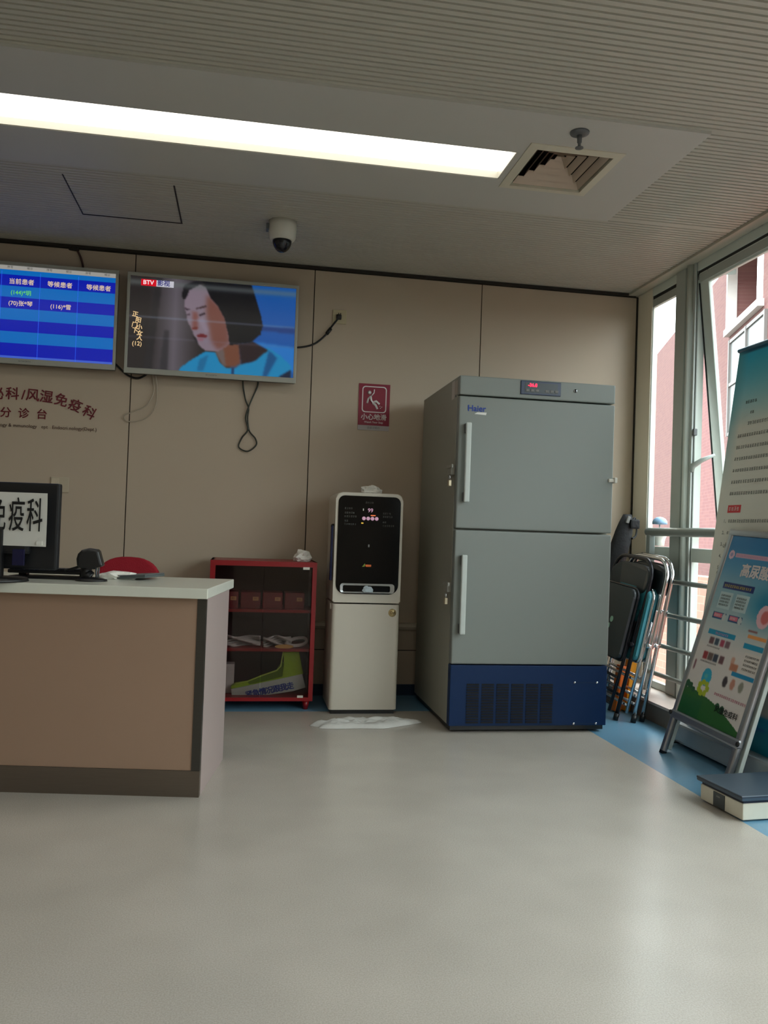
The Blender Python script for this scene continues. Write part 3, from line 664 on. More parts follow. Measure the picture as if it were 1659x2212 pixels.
for k in range(6):
    bm = B(); X = 1.402+k*.026+(.026 if k > 2 else 0); box(bm, (X-cx_, yf-.010, 1.747), (X+.018-cx_, yf-.007, 1.760), .002); build('button', bm, GREYT, dp)
bm = B(); lathe(bm, [(0, .004), (.009, .003), (.010, 0)], seg=16, M=Matrix.Translation((1.673-cx_, yf, 1.766)) @ XZ); box(bm, (1.670-cx_, yf-.006, 1.758), (1.676-cx_, yf-.003, 1.775), mi=1); build('key_lock', bm, [ALM, DARK], t)
for z_ in (1.335, .735):
    bm = B(); box(bm, (-H2-.022, yf+.045, z_-.03), (-H2+.001, yf+.115, z_+.02), .004); box(bm, (-H2-.028, yf+.01, z_+.004), (-H2-.018, yf+.12, z_+.022), .003)
    la = build('hasp', bm, mat('hasp_grey', (150, 150, 142), .4), t)
    pd = thing('padlock', 'small brass padlock hanging from the %s hasp of the freezer' % ('upper' if z_ > 1 else 'lower'), 'padlock', loc=(fx0-.030, fyf+.035, z_-.075), group=None)
    bm = B(); box(bm, (-.008, -.014, -.015), (.008, .014, .017), .003); build('body', bm, mat('padlock_brass', (176, 164, 140), .3, .7), pd)
    bm = B(); tube(bm, [(0, -.009, .015)]+[(0, -.009*math.cos(R(a_)), .032+.009*math.sin(R(a_))) for a_ in range(0, 181, 30)]+[(0, .009, .015)], .0027, 8); build('shackle', bm, CHR, pd)
bm = B(); box(bm, (H2-.028, yf-.012, 1.30), (H2+.006, yf+.004, 1.318), .004); box(bm, (H2+.0, yf-.02, 1.296), (H2+.016, yf+.05, 1.325), .004); build('door_clip', bm, WHT, t)
bm = B(); box(bm, (-H2-.001, yf+.105, 1.705), (-H2+.001, yf+.16, 1.80)); box(bm, (-H2-.0015, yf+.04, 1.72), (-H2+.001, yf+.10, 1.79), mi=1); lathe(bm, [(0, .003), (.007, .002), (.008, 0)], seg=10, mi=2, M=Matrix.Translation((-H2, yf+.075, 1.715)) @ Matrix.Rotation(R(-90), 4, 'Y'))
build('tape_strip', bm, [mat('tape_pale', (186, 182, 176), .4), mat('tape_pale2', (160, 152, 142), .4), GREYP], t)
for sx in (-1, 1):
    for yy in (yf+.10, yb-.06):
        bm = B(); lathe(bm, [(.03, 0), (.03, .02), (.018, .036)], (sx*(H2-.06), yy, 0), 14); build('foot', bm, BLK, t)
bm = B(); box(bm, (-H2+.01, yf+.02, .012), (H2-.01, yb-.02, .036)); build('plinth', bm, BLK, t)

# ------------------------------------------------------------------ water dispenser
t = thing('water_dispenser', 'tall white water dispenser with glossy black touch panel', 'water dispenser', loc=(.679, 4.65, 0))
hw = .187; yf = 4.474-4.65; yb = .19
def slab(bm, z0, z1, yf_, r=.03, mi=0):
    prism(bm, [(x, y+0) for x, y in rrect(2*hw, yb-yf_, r, cx=0, cy=(yb+yf_)/2)], z0, z1, 'xy', mi=mi)
bm = B(); slab(bm, .025, .600, yf, .02); build('lower_cabinet', bm, WHT2, t)
bm = B(); prism(bm, rrect(2*hw, .602, (.035, .035, .008, .008), cx=0, cy=.608+.301), yf, yb, 'xz', bev=.008); build('upper_cabinet', bm, WHT2, t)
bm = B(); box(bm, (-hw+.012, yf+.02, 0), (hw-.012, yb-.02, .026)); build('base', bm, BLK, t)
bm = B(); prism(bm, rrect(.345, .536, (.034, .034, .05, .05), cx=0, cy=.924), yf-.006, yf+.004, 'xz', bev=.003); pn = build('touch_panel', bm, BLKG, t)
bm = B(); ty = yf-.0072
X_ = lambda v: v-.679
for k in range(4): lathe(bm, [(0, .001), (.0095, .0008), (.0105, 0)], seg=16, mi=0, M=Matrix.Translation((X_(.648+k*.0236), ty, 1.070)) @ XZ)
text(bm, '99', .030, wallM(X_(.683), 1.114, ty), mi=0, bold=.01); box(bm, (X_(.685), ty-.001, 1.085), (X_(.712), ty, 1.090), mi=1); quadm = None
box(bm, (X_(.634), ty-.001, 1.041), (X_(.646), ty, 1.047), mi=2); box(bm, (X_(.641), ty-.001, 1.112), (X_(.646), ty, 1.124), mi=3)
build('indicator_lights', bm, [emat('led_pink', (168, 130, 150), .8), emat('led_orange', (220, 110, 60), 1), emat('led_yellow', (210, 170, 60), 1), emat('led_white', (140, 140, 130), .8)], pn)
rnd = random.Random(4); bm = B(); Mg = XZ
for (x, z, n) in ((.54, 1.122, 4), (.54, 1.098, 5), (.54, 1.078, 6), (.54, 1.054, 2), (.54, 1.036, 6), (.752, 1.100, 4), (.752, 1.082, 5), (.752, 1.052, 2), (.752, 1.033, 6), (.655, 1.157, 4)):
    b2 = B(); glyphs(b2, n, 0, 0, .0105, 0, rnd)
    me_ = bpy.data.meshes.new('g'); b2.to_mesh(me_); b2.free()
    vs = [bm.verts.new(Matrix.Translation((X_(x), ty, z)) @ XZ @ v.co) for v in me_.vertices]
    for p_ in me_.polygons: bm.faces.new([vs[i] for i in p_.vertices])
    bpy.data.meshes.remove(me_)
build('panel_print', bm, mat('faint_print', (84, 84, 80), .6), pn)
bm = B(); prism(bm, [(X_(.646), .806), (X_(.662), .824), (X_(.668), .806)], ty-.001, ty); build('caution_sticker', bm, mat('st_green', (120, 140, 40), .5), pn); bm = B(); prism(bm, [(X_(.660), .806), (X_(.667), .818), (X_(.697), .818), (X_(.697), .806)], ty-.001, ty); build('caution_sticker', bm, ORG, pn)
bm = B(); box(bm, (X_(.676), ty-.001, .913), (X_(.684), ty, .928)); build('spout_mark', bm, GREYT, pn)
bm = B(); o_ = rrect(.300, .052, .016, cx=0, cy=.688); i_ = rrect(.262, .034, .008, cx=-.004, cy=.686)
A = [bm.verts.new((p[0], yf-.016, p[1])) for p in o_]; A2 = [bm.verts.new((p[0], yf+.001, p[1])) for p in o_]
C = [bm.verts.new((p[0], yf-.013, p[1])) for p in i_]; C2 = [bm.verts.new((p[0], yf-.002, p[1])) for p in i_]; n = len(o_)
for k in range(n):
    j = (k+1) % n
    bm.faces.new((A[k], A[j], C[j], C[k])); bm.faces.new((A2[k], A2[j], A[j], A[k])); bm.faces.new((C[k], C[j], C2[j], C2[k]))
f = bm.faces.new(C2); f.material_index = 1
build('drip_tray', bm, [mat('tray_silver', (170, 172, 172), .25, .6), mat('tray_dark', (24, 28, 34), .15)], t)
bm = B(); lathe(bm, [(0, .0015), (.021, .001), (.022, 0)], seg=24, M=Matrix.Translation((X_(.825), yf-.0005, .556)) @ XZ); text(bm, 'DA', .022, wallM(X_(.828), .556, yf-.0026), mi=1, bold=.01)
build('round_sticker', bm, [mat('gold_sticker', (176, 156, 110), .3, .5), mat('gold_dark', (92, 66, 30), .5)], t)
bm = B(); tube(bm, [(-hw-.002, yf+.06, 1.03), (-hw-.012, yf+.05, 1.028), (-hw-.014, yf+.035, 1.02)], .006, 8); build('strap_hook', bm, BLK, t)
bm = B(); box(bm, (-hw-.016, yf+.02, .725), (-hw-.006, yf+.07, 1.025), .003); build('side_strap', bm, NAVY, t)
bm = B(); box(bm, (-hw-.008, yf+.04, .568), (-hw-.0, yf+.06, .598), .002); build('side_label', bm, WHT, t)
bm = B(); crumple(bm, (.705, 4.60, 1.211), (.052, .035, .046), 7, 3, .5); tag(build('tissue', bm, TISSUE), 'crumpled white tissue on top of the water dispenser', 'tissue')
bm = B(); crumple(bm, (.682, 4.455, .668), (.028, .010, .034), 9, 3, .4); tag(build('tissue', bm, mat('pale_blue_tissue', (186, 200, 208), .9)), 'pale crumpled tissue in the dispenser drip tray', 'tissue')
rnd = random.Random(2); bm = B()
cxm, cym = .655, 4.235
def mf(u, v):
    a = u*2*math.pi; r = v
    ex = .285*(1+.07*math.sin(3*a+1)+.05*math.sin(7*a)); ey = .085*(1+.12*math.sin(4*a+.5)+.10*math.sin(6*a+2))
    z = .004+.026*r*(1-r**6)+.030*abs(noise.noise(Vector((r*math.cos(a)*6, r*math.sin(a)*3, 1))))*(r > .1)*(1-r**4)
    return Vector((cxm+ex*r*math.cos(a), cym+ey*r*math.sin(a)+.03*r*math.cos(a), z if v < 1 else .001))
sheet(bm, mf, 60, 14)
tag(build('floor_cloth', bm, CLOTH), 'crumpled white cloth lying on the floor before the water dispenser', 'cloth')

# ------------------------------------------------------------------ red cabinet and what is in it
t = thing('display_cabinet', 'low red metal cabinet with glass doors against the back wall', 'cabinet', loc=(.121, 4.757, 0))
hw = .291; y0 = 4.582-4.757; y1 = .175; zt, zb = .816, .049
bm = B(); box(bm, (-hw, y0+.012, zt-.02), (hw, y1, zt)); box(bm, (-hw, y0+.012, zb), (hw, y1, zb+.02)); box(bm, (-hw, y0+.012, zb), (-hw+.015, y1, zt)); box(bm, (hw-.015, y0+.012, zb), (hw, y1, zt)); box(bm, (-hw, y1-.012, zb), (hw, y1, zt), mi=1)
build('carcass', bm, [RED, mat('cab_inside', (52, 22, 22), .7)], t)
for z in (.54, .325):
    bm = B(); box(bm, (-hw+.015, y0+.03, z-.008), (hw-.015, y1-.012, z+.008)); build('shelf', bm, RED, t)
bm = B(); fr = .028
box(bm, (-hw, y0, zt-fr), (hw, y0+.012, zt)); box(bm, (-hw, y0, zb), (hw, y0+.012, zb+fr-.008)); box(bm, (-hw, y0, zb+fr-.008), (-hw+fr, y0+.012, zt-fr)); box(bm, (hw-fr+.004, y0, zb+fr-.008), (hw, y0+.012, zt-fr))
build('front_frame', bm, RED, t)
bm = B(); box(bm, (-hw+fr, y0+.004, zb+.02), (0, y0+.007, zt-fr)); build('glass_door', bm, CABGLASS, t)
bm = B(); box(bm, (.002, y0+.004, zb+.02), (hw-fr, y0+.007, zt-fr)); gd = build('glass_door', bm, CABGLASS, t)
bm = B(); box(bm, (.353-.121-.018, y0-.001, .775), (.353-.121+.018, y0+.004, .789)); build('door_sticker', bm, WHT, gd); bm = B(); box(bm, (.343-.121-.016, y0-.001, .068), (.343-.121+.016, y0+.004, .08)); build('door_sticker', bm, WHT, gd)
for sx in (-1, 1):
    for yy in (y0+.03, y1-.04):
        bm = B(); lathe(bm, [(.012, 0), (.022, .05)], (sx*(hw-.035), yy, 0), 12); build('leg', bm, RED, t)
bxs = [(-.075, .610), (.048, .612), (.172, .606), (.297, .606)]
proto = None
labs = ['leftmost dark red box with a paper tag on the cabinet top shelf', 'second dark red tagged box from the left on the cabinet shelf', 'third dark red tagged box from the left on the cabinet shelf', 'rightmost dark red tagged box on the cabinet top shelf']
for k in range(4):
    X = -.068+k*.122
    if proto is None:
        bt = proto = thing('storage_box', labs[0], 'box', loc=(X, 4.71, .548), group='tagged boxes on the cabinet top shelf')
        bm = B(); box(bm, (-.055, -.06, 0), (.055, .09, .092), .004); build('body', bm, REDD, bt)
        bm = B(); box(bm, (.012, -.0615, .045), (.044, -.0605, .066)); text(bm, '001', .012, wallM(.028, .056, -.062), mi=1); build('paper_tag', bm, [mat('tag_tan', (196, 150, 100), .7), REDD], bt)
    else:
        bt = proto.copy(); col.objects.link(bt); bt.location.x = X; bt['label'] = labs[k]
        for ch in list(proto.children):
            c_ = ch.copy(); col.objects.link(c_); c_.parent = bt
def bundle(x0, x1, z, h, seed, y=4.71):
    bm = B()
    for k in range(7):
        zz = z+.006+k*h/7.5; sh = noise.noise(Vector((k, seed, 0)))*.008
        pts = [(x0+sh+(x1-x0)*i/8, y-.075+.012*math.sin(i*1.3+seed+k), zz+.005*math.sin(i*.9+k+seed)) for i in range(9)]
        vs = tube(bm, spline(pts, 3), h/9, 8, flat=1.0)
        for v in vs: v.co.y = y+(v.co.y-(y-.075))*3.0+.0
    return bm
tag(build('folded_cloth', bundle(-.12, .118, .334, .056, 1.0), CLOTH), 'white folded cloth bundle on the left of the cabinet middle shelf', 'cloth', 'white cloth bundles in the red cabinet')
tag(build('folded_cloth', bundle(.135, .29, .334, .054, 4.0), CLOTH), 'white folded cloth bundle at the centre right of the middle shelf', 'cloth', 'white cloth bundles in the red cabinet')
bm = B(); tube(bm, spline([(.262, 4.66, .352), (.30, 4.65, .345), (.35, 4.66, .35), (.375, 4.68, .366), (.36, 4.70, .383), (.31, 4.70, .378), (.27, 4.68, .362), (.262, 4.66, .352)], 5), .010, 8)
tag(build('cloth_loop', bm, CLOTH), 'white looped strap at the right end of the middle shelf', 'strap')
bm = B(); prism(bm, ell(.105, .022, 20, cx=.248, cy=.343), 4.622, 4.634); tag(build('tan_disc', bm, mat('tan_disc', (206, 164, 90), .6)), 'small tan oval tag lying in front of the white cloths', 'tag')
t = thing('safety_vest', 'lime green vest with a white band of blue Chinese characters', 'vest', loc=(.17, 4.68, .051))
VO = Matrix.Translation((-.17, -4.68, -.072+.021)); 
bm = B(); prism(bm, [(.245, .308), (.334, .312), (.362, .186), (.357, .184), (-.034, .100), (-.037, .112), (-.014, .13), (.057, .142), (.063, .122), (.15, .143), (.25, .168), (.257, .241)], 4.658, 4.70, M=VO, bev=.004); build('fabric', bm, GREEN, t)
bm = B(); prism(bm, [(.057, .142), (.137, .176), (.213, .203), (.243, .25), (.254, .241), (.247, .168), (.15, .143), (.063, .122)], 4.672, 4.70, M=VO); build('lining', bm, GREEND, t)
bm = B(); tube(bm, [Vector((p[0], 4.66, p[1]))+VO.translation for p in ((-.014, .13), (.057, .144), (.137, .177), (.213, .204), (.235, .228), (.246, .308))], .0035, 6); build('piping', bm, mat('lime_piping', (190, 220, 90), .7), t)
bm = B(); prism(bm, [(-.034, .100), (.357, .186), (.378, .109), (.308, .091), (.07, .053), (-.028, .053)], 4.652, 4.70, M=VO, bev=.004); build('white_band', bm, mat('vest_white', (190, 205, 196), .7), t)
bm = B(); ang = math.atan2(.133-.078, .26)
for k, s in enumerate('紧急情况跟我走'):
    X = .066+k*.0375; Z = .0705+k*.0375*math.tan(ang)+.0
    text(bm, s, .042, VO @ wallM(X, Z, 4.6505, ang), bold=.03)
build('lettering', bm, BLUEP, t)
bm = B(); box(bm, (-.075, 4.70, .0695), (-.02, 4.78, .232), .003); tag(build('white_carton', bm, PAPER), 'pale grey carton standing at the left of the cabinet bottom', 'carton')
bm = B(); crumple(bm, (.338, 4.70, .817), (.052, .04, .062), 12, 3, .45); tag(build('plastic_bag', bm, TISSUE), 'crumpled white bag on top of the red cabinet', 'bag')

# ------------------------------------------------------------------ reception desk
DT = R(-8.5)
t = thing('reception_desk', 'pink beige reception desk with white stone top and steel plinth', 'desk', loc=(-.129, 3.133, 0), rz=DT)
L = -2.3
bm = B(); box(bm, (L, .0, .097), (-.028, .02, .735)); build('front_panel', bm, DESKP, t)
bm = B(); box(bm, (-.028, -.003, .097), (.004, .02, .735)); build('corner_strip', bm, STEELD, t)
bm = B(); box(bm, (L, -.004, .0), (.004, .018, .0965)); build('plinth', bm, STEEL, t)
bm = B(); box(bm, (-.02, .0205, .0), (.004, .505, .735)); build('side_panel', bm, DESKS, t)
bm = B(); box(bm, (L, .485, .0), (-.02, .505, .735)); build('back_panel', bm, DESKS, t)
bm = B(); box(bm, (L-.02, -.055, .735), (.018, .535, .773), .004, seg=3); build('countertop', bm, DESKT, t)
CT = .773

t = thing('computer_monitor', 'black computer monitor seen from behind with a taped paper sign', 'monitor', loc=(-.905, 3.27, CT), rz=R(-9))
bm = B(); box(bm, (-.225, .0, .045), (.225, .035, .368), .008); box(bm, (-.16, -.03, .10), (.13, .004, .30), .012); build('casing', bm, mat('monitor_black', (20, 22, 26), .45), t)
bm = B(); box(bm, (-.21, .0352, .065), (.21, .036, .355)); build('screen', bm, BLKG, t)
bm = B(); box(bm, (-.06, -.045, .01), (.04, -.012, .20), .008); build('stand_neck', bm, BLK, t)
bm = B(); lathe(bm, [(0, 0), (.135, 0), (.13, .012), (.05, .018), (0, .018)], (-.01, -.02, 0), 32); build('base', bm, BLK, t)
bm = B()
for k in range(3): box(bm, (-.045+k*.03, -.047, .09), (-.027+k*.03, -.044, .094)); box(bm, (-.045+k*.03, -.047, .075), (-.027+k*.03, -.044, .078))
build('vent_slots', bm, GREYP, t)
bm = B(); box(bm, (.075, -.034, .06), (.12, -.028, .12), .002); build('blue_cover', bm, mat('deep_blue_plastic', (14, 16, 60), .4), t)
ps = thing('paper_sign', 'white paper with black Chinese characters taped to the monitor back', 'paper sign', loc=(-.892, 3.27, CT+.13), rz=R(-9))
bm = B(); sheet(bm, lambda u, v: Vector((-.19+.375*u, -.036-.005*v**3, .002+.197*v)), 16, 10); build('paper', bm, PAPER, ps)
bm = B()
for s, x in (('风', -.130), ('湿', -.062), ('免', .008), ('疫', .076), ('科', .142)): text(bm, s, .132, wallM(x, .108, -.0435), sx=.46, bold=.005)
build('lettering', bm, INK, ps)
bm = B(); box(bm, (.150, -.041, .008), (.172, -.037, .022)); build('tape', bm, mat('clear_tape', (226, 226, 220), .1), ps)

t = thing('keyboard', 'black keyboard lying on the desk behind the monitor base', 'keyboard', loc=(-.70, 3.44, CT), rz=R(-8))
bm = B(); box(bm, (-.20, -.04, .020), (.10, .06, .034), .004); build('case', bm, BLK, t)
rnd = random.Random(5)
bm = B()
for k in range(15): 
    for r_ in range(4): box(bm, (-.195+k*.0195, -.032+r_*.02, .033), (-.179+k*.0195, -.016+r_*.02, .0405), .002)
build('keys', bm, BLK, t)
bm = B(); box(bm, (-.19, -.05, .0), (.09, .055, .010), .002); box(bm, (-.18, .02, .009), (-.15, .05, .021)); box(bm, (.06, .02, .009), (.09, .05, .021)); build('tray', bm, BLK, t)

t = thing('desktop_scanner', 'small black hooded device on a round base at the desk edge', 'scanner', loc=(-.575, 3.355, CT))
bm = B(); lathe(bm, [(0, 0), (.060, 0), (.058, .006), (.03, .014), (0, .016)], seg=28); build('base', bm, BLK, t)
bm = B(); tube(bm, spline([(-.005, .01, .012), (-.025, .01, .03), (-.02, .01, .055)], 5), [.024]*5+[.02]*6, 12); build('neck', bm, BLK, t)
bm = B(); prism(bm, [(-.052, .060), (-.055, .085), (-.050, .105), (-.036, .120), (-.012, .127), (.020, .123), (.028, .116), (.044, .062), (.036, .056), (.0, .052), (-.02, .046), (-.042, .050)], -.032, .032, bev=.010); build('hood', bm, BLK, t)
bm = B(); tube(bm, [(.016, 0, .052), (.018, 0, .012)], .004, 8); tube(bm, [(.026, .004, .052), (.024, .004, .012)], .003, 8); build('support_rod', bm, GREYP, t)
bm = B(); tube(bm, spline([(-.045, .01, .055), (-.075, .02, .045), (-.105, .03, .035)], 4), .005, 8); build('cord', bm, BLK, t)
bm = B(); crumple(bm, (-.50, 3.50, CT), (.075, .04, .032), 21, 3, .4); tag(build('crumpled_paper', bm, TISSUE), 'crumpled white paper on the desk beside the black scanner', 'paper')
t = thing('folder', 'dark grey flat folder lying at the right of the desk top', 'folder', loc=(-.408, 3.53, CT), rz=R(-20))
bm = B(); box(bm, (-.062, -.09, .002), (.062, .09, .012), .004, M=Matrix.Rotation(R(-4), 4, 'Y') @ Matrix.Translation((0, 0, .004))); build('cover', bm, mat('slate_plastic', (84, 92, 92), .45), t)
bm = B(); box(bm, (-.058, -.088, .012), (.062, .088, .017), .002, M=Matrix.Rotation(R(-4), 4, 'Y') @ Matrix.Translation((0, 0, .004))); build('sheets', bm, GREYP, t)

t = thing('office_chair', 'dark red fabric chair behind the reception desk', 'chair', loc=(-.56, 4.16, 0))
bm = B(); prism(bm, [(x, z) for x, z in ell(.31, .30, 36, 2.6, 0, .687)], -.02, .02, bev=.012, M=Matrix.Rotation(R(1.5), 4, 'Y')); build('backrest', bm, REDF, t)
bm = B(); prism(bm, rrect(.42, .42, .06, cx=0, cy=-.22), .42, .48, 'xy', bev=.015); build('seat', bm, REDF, t)
for s in (-1, 1): bm = B(); tube(bm, spline([(s*.10, .02, .62), (s*.10, .05, .50), (s*.10, -.02, .41), (s*.1, -.3, .41)], 5), .011, 8); build('back_support', bm, BLK, t)
for sx in (-1, 1):
    for yy in (-.02, -.40):
        bm = B(); tube(bm, [(sx*.19, yy, 0), (sx*.16, yy*.9-.02, .42)], .011, 8); build('leg', bm, BLK, t)

# ------------------------------------------------------------------ rail before the windows
t = thing('window_guard_rail', 'grey metal guard rail of horizontal tubes before the windows', 'railing', loc=(2.415, 4.62, .112))
for z, r_ in ((1.055, .025), (.772, .014), (.580, .014), (.395, .014), (.225, .014)):
    bm = B(); tube(bm, [(0, .03, z-.112), (0, -8.3, z-.112)], r_, 14); build('tube', bm, mat('rail_grey', (150, 160, 158), .35, .3), t)
for yy in (0, -1.95, -3.9, -5.85, -7.8):
    bm = B(); box(bm, (-.018, yy-.022, 0), (.018, yy+.022, .94), .004); build('post', bm, MATS['rail_grey'], t)

# ------------------------------------------------------------------ folding chairs leaning on the rail
def folding_chair(label, frame, pad, seatpad, foot, top, yaw, sticker=False, oval=True):
    # local frame: x along the width (towards the far wall), z up the folded chair, y thickness (towards the fridge)
    foot = Vector(foot); upv = (Vector(top)-foot).normalized()
    wv = Vector((math.sin(yaw), math.cos(yaw), 0)); wv = (wv-upv*wv.dot(upv)).normalized(); yv = upv.cross(wv)
    M = Matrix((wv, yv, upv)).transposed().to_4x4(); M.translation = foot
    t = thing('folding_chair', label, 'chair', M=M)
    W = .44; H = .90; r = .0115
    bm = B()
    arc = [(W-.11+.11*math.sin(R(a)), H-.11+.11*math.cos(R(a))) for a in range(90, -1, -15)]
    arc2 = [(.11-.11*math.sin(R(a)), H-.11+.11*math.cos(R(a))) for a in range(0, 91, 15)]
    pts = [(W, 0), (W, .4)]+arc+arc2+[(0, .4), (0, 0)]
    tube(bm, [(p[0], 0, p[1]) for p in pts], r, 10)
    tube(bm, [(0, 0, .13), (W, 0, .13)], .008, 8); build('front_frame', bm, frame, t)
    bm = B(); W2 = .03
    pts = [(W-W2, .03), (W-W2, .52), (W-W2-.02, .56)]; 
    for s in (0, 1):
        xx = (W2 if s == 0 else W-W2); tube(bm, [(xx, .034, .03), (xx, .022, .38), (xx, .012, .55)], .0095, 10)
    for z in (.07, .22): tube(bm, [(W2, .032, z), (W-W2, .032, z)], .008, 8)
    build('rear_frame', bm, frame, t)
    for xx in (0, W): bm = B(); tube(bm, [(xx, -.012, .42), (xx, .03, .42)], .013, 10); box(bm, (xx-.004, -.016, .41), (xx+.004, .02, .62), .002); build('hinge', bm, frame, t)
    bm = B(); pts = ell(W-.01, .185, 36, 2.9, W/2, H-.125)
    A = prism(bm, pts, -.014, .018, bev=.010); 
    for v in bm.verts: v.co.y -= .05*(((v.co.x-W/2)/(W/2))**2-1)*-.5
    build('backrest', bm, pad, t)
    bm = B(); prism(bm, rrect(W-.05, .40, (.05, .05, .03, .03), cx=W/2, cy=.52), .030, .062, bev=.013); build('seat', bm, seatpad, t)
    bm = B(); o_ = rrect(W-.04, .41, (.055, .055, .035, .035), cx=W/2, cy=.52); tube(bm, [(p[0], .036, p[1]) for p in o_], .008, 8, closed=True); build('seat_rim', bm, frame, t)
    if sticker:
        bm = B(); prism(bm, ell(.035, .035, 12, 2, .20, .52), .0625, .064); prism(bm, ell(.022, .03, 12, 2, .215, .48), .0625, .064); build('sticker', bm, mat('mint_sticker', (150, 190, 170), .5), t)
    for xx in (0, W):
        bm = B(); tube(bm, [(xx, 0, -.008), (xx, 0, .03)], .015, 10); build('foot_cap', bm, BLK, t)
    return t
BM = mat('black_enamel', (26, 26, 34), .25, .3)
folding_chair('black folding chair with black vinyl seat leaning nearest the freezer', BM, BVIN, BVIN, (2.075, 4.31, .01), (2.262, 4.255, .90), R(-3), True)
folding_chair('chrome folding chair with teal seat leaning behind the black one', CHR, BVIN, TEAL, (2.15, 4.25, .01), (2.318, 4.195, .90), R(-3))
folding_chair('chrome folding chair with teal seat leaning closest to the rail', CHR, BVIN, TEAL, (2.21, 4.27, .01), (2.352, 4.21, .89), R(-3))
t = thing('folding_floor_sign', 'yellow and orange plastic folding sign behind the folding chairs', 'floor sign', loc=(2.175, 4.53, 0), rz=R(4))
for X, m_, l_, h_, a_ in ((0, ORG, 'orange panel', .27, 9), (.065, YEL, 'yellow panel', .33, 7)):
    bm = B(); Mx = Matrix.Translation((X, 0, 0)) @ Matrix.Rotation(R(a_), 4, 'Y')
    box(bm, (-.018, -.03, 0.004), (.018, .04, h_), .006, M=Mx); build('panel', bm, m_, t, label=l_)
t = thing('black_bag', 'black cloth bag hanging from the end of the guard rail', 'bag', loc=(2.35, 4.80, 1.13))
bm = B()
pr = [(0, .02, .03), (-.005, .035, -.02), (-.02, .042, -.08), (-.04, .045, -.16), (-.065, .046, -.25), (-.09, .044, -.36), (-.11, .04, -.46), (-.125, .03, -.56)]
rings = []
for x, r_, z in pr:
    rings.append([bm.verts.new((x+r_*1.35*(1+.12*noise.noise(Vector((k*.9, z*9, 0))))*math.cos(2*math.pi*k/20), r_*.9*math.sin(2*math.pi*k/20), z)) for k in range(20)])
for A, C in zip(rings, rings[1:]):
    for k in range(20): f = bm.faces.new((A[k], A[(k+1) % 20], C[(k+1) % 20], C[k])); f.smooth = True
bm.faces.new(rings[0]); bm.faces.new(rings[-1]); build('fabric', bm, BFAB, t)
bm = B(); box(bm, (.0, -.052, -.06), (.062, -.03, .0), .012); build('flap', bm, BFAB, t)
bm = B(); tube(bm, spline([(.02, -.03, -.02), (.05, .0, .01), (.075, .02, -.04), (.06, 0, -.1), (.02, -.03, -.12)], 5), .006, 8); build('strap', bm, BFAB, t)
bm = B(); box(bm, (-.02, -.045, -.03), (.0, -.03, .015), .004, M=Matrix.Rotation(R(18), 4, 'Y')); build('label_patch', bm, GREYT, t)

t = thing('potted_ornament', 'white flared pot with thin stem and pale blue dome top on window ledge', 'pot', loc=(2.515, 4.70, .972))
bm = B(); lathe(bm, [(0, 0), (.030, 0), (.032, .03), (.040, .055), (.045, .06), (.040, .062), (0, .055)], seg=20); build('pot', bm, mat('pot_white', (235, 235, 230), .4), t)
bm = B(); tube(bm, [(0, 0, .05), (0, 0, .13)], .004, 8); build('stem', bm, WHT, t)
bm = B(); lathe(bm, [(0, .13), (.045, .132), (.044, .15), (.035, .165), (.018, .175), (0, .178)], seg=20); build('dome', bm, mat('dome_blue', (140, 178, 214), .5), t)

# ------------------------------------------------------------------ roll-up banner on the window side
bb0 = Vector((2.232, 3.83, .10)); lean = Vector((.23, 0, 1.87)).normalized()
wx = Vector((0, -1, 0)); Mb = Matrix((wx, lean, wx.cross(lean))).transposed().to_4x4(); Mb.translation = bb0
t = thing('rollup_banner', 'tall blue and white roll up banner covered in printed lines', 'banner', M=Mb)
BW, BH = .80, 1.90
cv = Canvas(80, 190, (224, 224, 214))
V = cv.V; U = cv.U
g = np.clip(1-(V-.02)/.20-(U)*.10, 0, 1)[..., None]; cv.a = cv.a*(1-g)+np.array((36, 178, 216.))*g
cv.put(np.clip(1-abs(U-.55-.3*V)/.25, 0, 1)*np.clip(.22-V, 0, .2)*4, (150, 204, 206), 2, .8)
cv.put((V < .012).astype(float), (20, 88, 120)); e1 = np.clip(1-U*9, 0, 1)*np.clip(1-(V-.1)/.28, 0, 1); cv.put(e1, (90, 170, 186), 0, .9)
w1 = .885+.045*np.sin(U*2.4+.0); 
cv.put((V > w1-.012).astype(float), (20, 150, 190), 1); cv.put((V > w1+.018).astype(float), (120, 196, 196), 2); cv.put((V > .930+.018*np.sin(U*3)).astype(float), (24, 96, 178), 1)
cv.put((V > .985-.07*np.clip(U-.2, 0, 1)).astype(float), (16, 140, 170), 1)
cv.mesh('printed_sheet', BW, BH, paint_mat('banner_print', False, rough=.45), t)
bm = B(); rnd = random.Random(11); z_ = .0012
rows = [(.115, 1.615, 5, .017, 0), (.165, 1.560, 2, .015, 0)]
for k in range(7): rows.append((.085+(.07 if k == 0 else 0), 1.505-k*.058, 22, .0175, 0))
for k in range(5): rows.append((.105, 1.02-k*.058, 20, .0165, 0))
rows += [(.09, .895-.0, 3, .0165, 0)]
for k in range(2, 9): rows.append((.105, .875-k*.056, 19, .016, 0))
for x, y_, n_, h_, mi in rows: glyphs(bm, n_, x, y_, h_, z_, rnd, mi)
for k in range(8): text(bm, '%d、' % (k+1), .026, Matrix.Translation((.085, (1.02-k*.058) if k < 5 else (.875-(k-3)*.056), z_)))
box(bm, (.088, 1.062, .0005), (.196, 1.10, .001), mi=1); glyphs(bm, 4, .098, 1.081, .020, .0014, rnd, 2)
for y_ in (.70, .64): glyphs(bm, 2, .115, y_, .024, z_+.0003, rnd, 1)
text(bm, '温馨提示', .10, Matrix.Translation((.47, 1.745, z_)), mi=3, bold=.02)
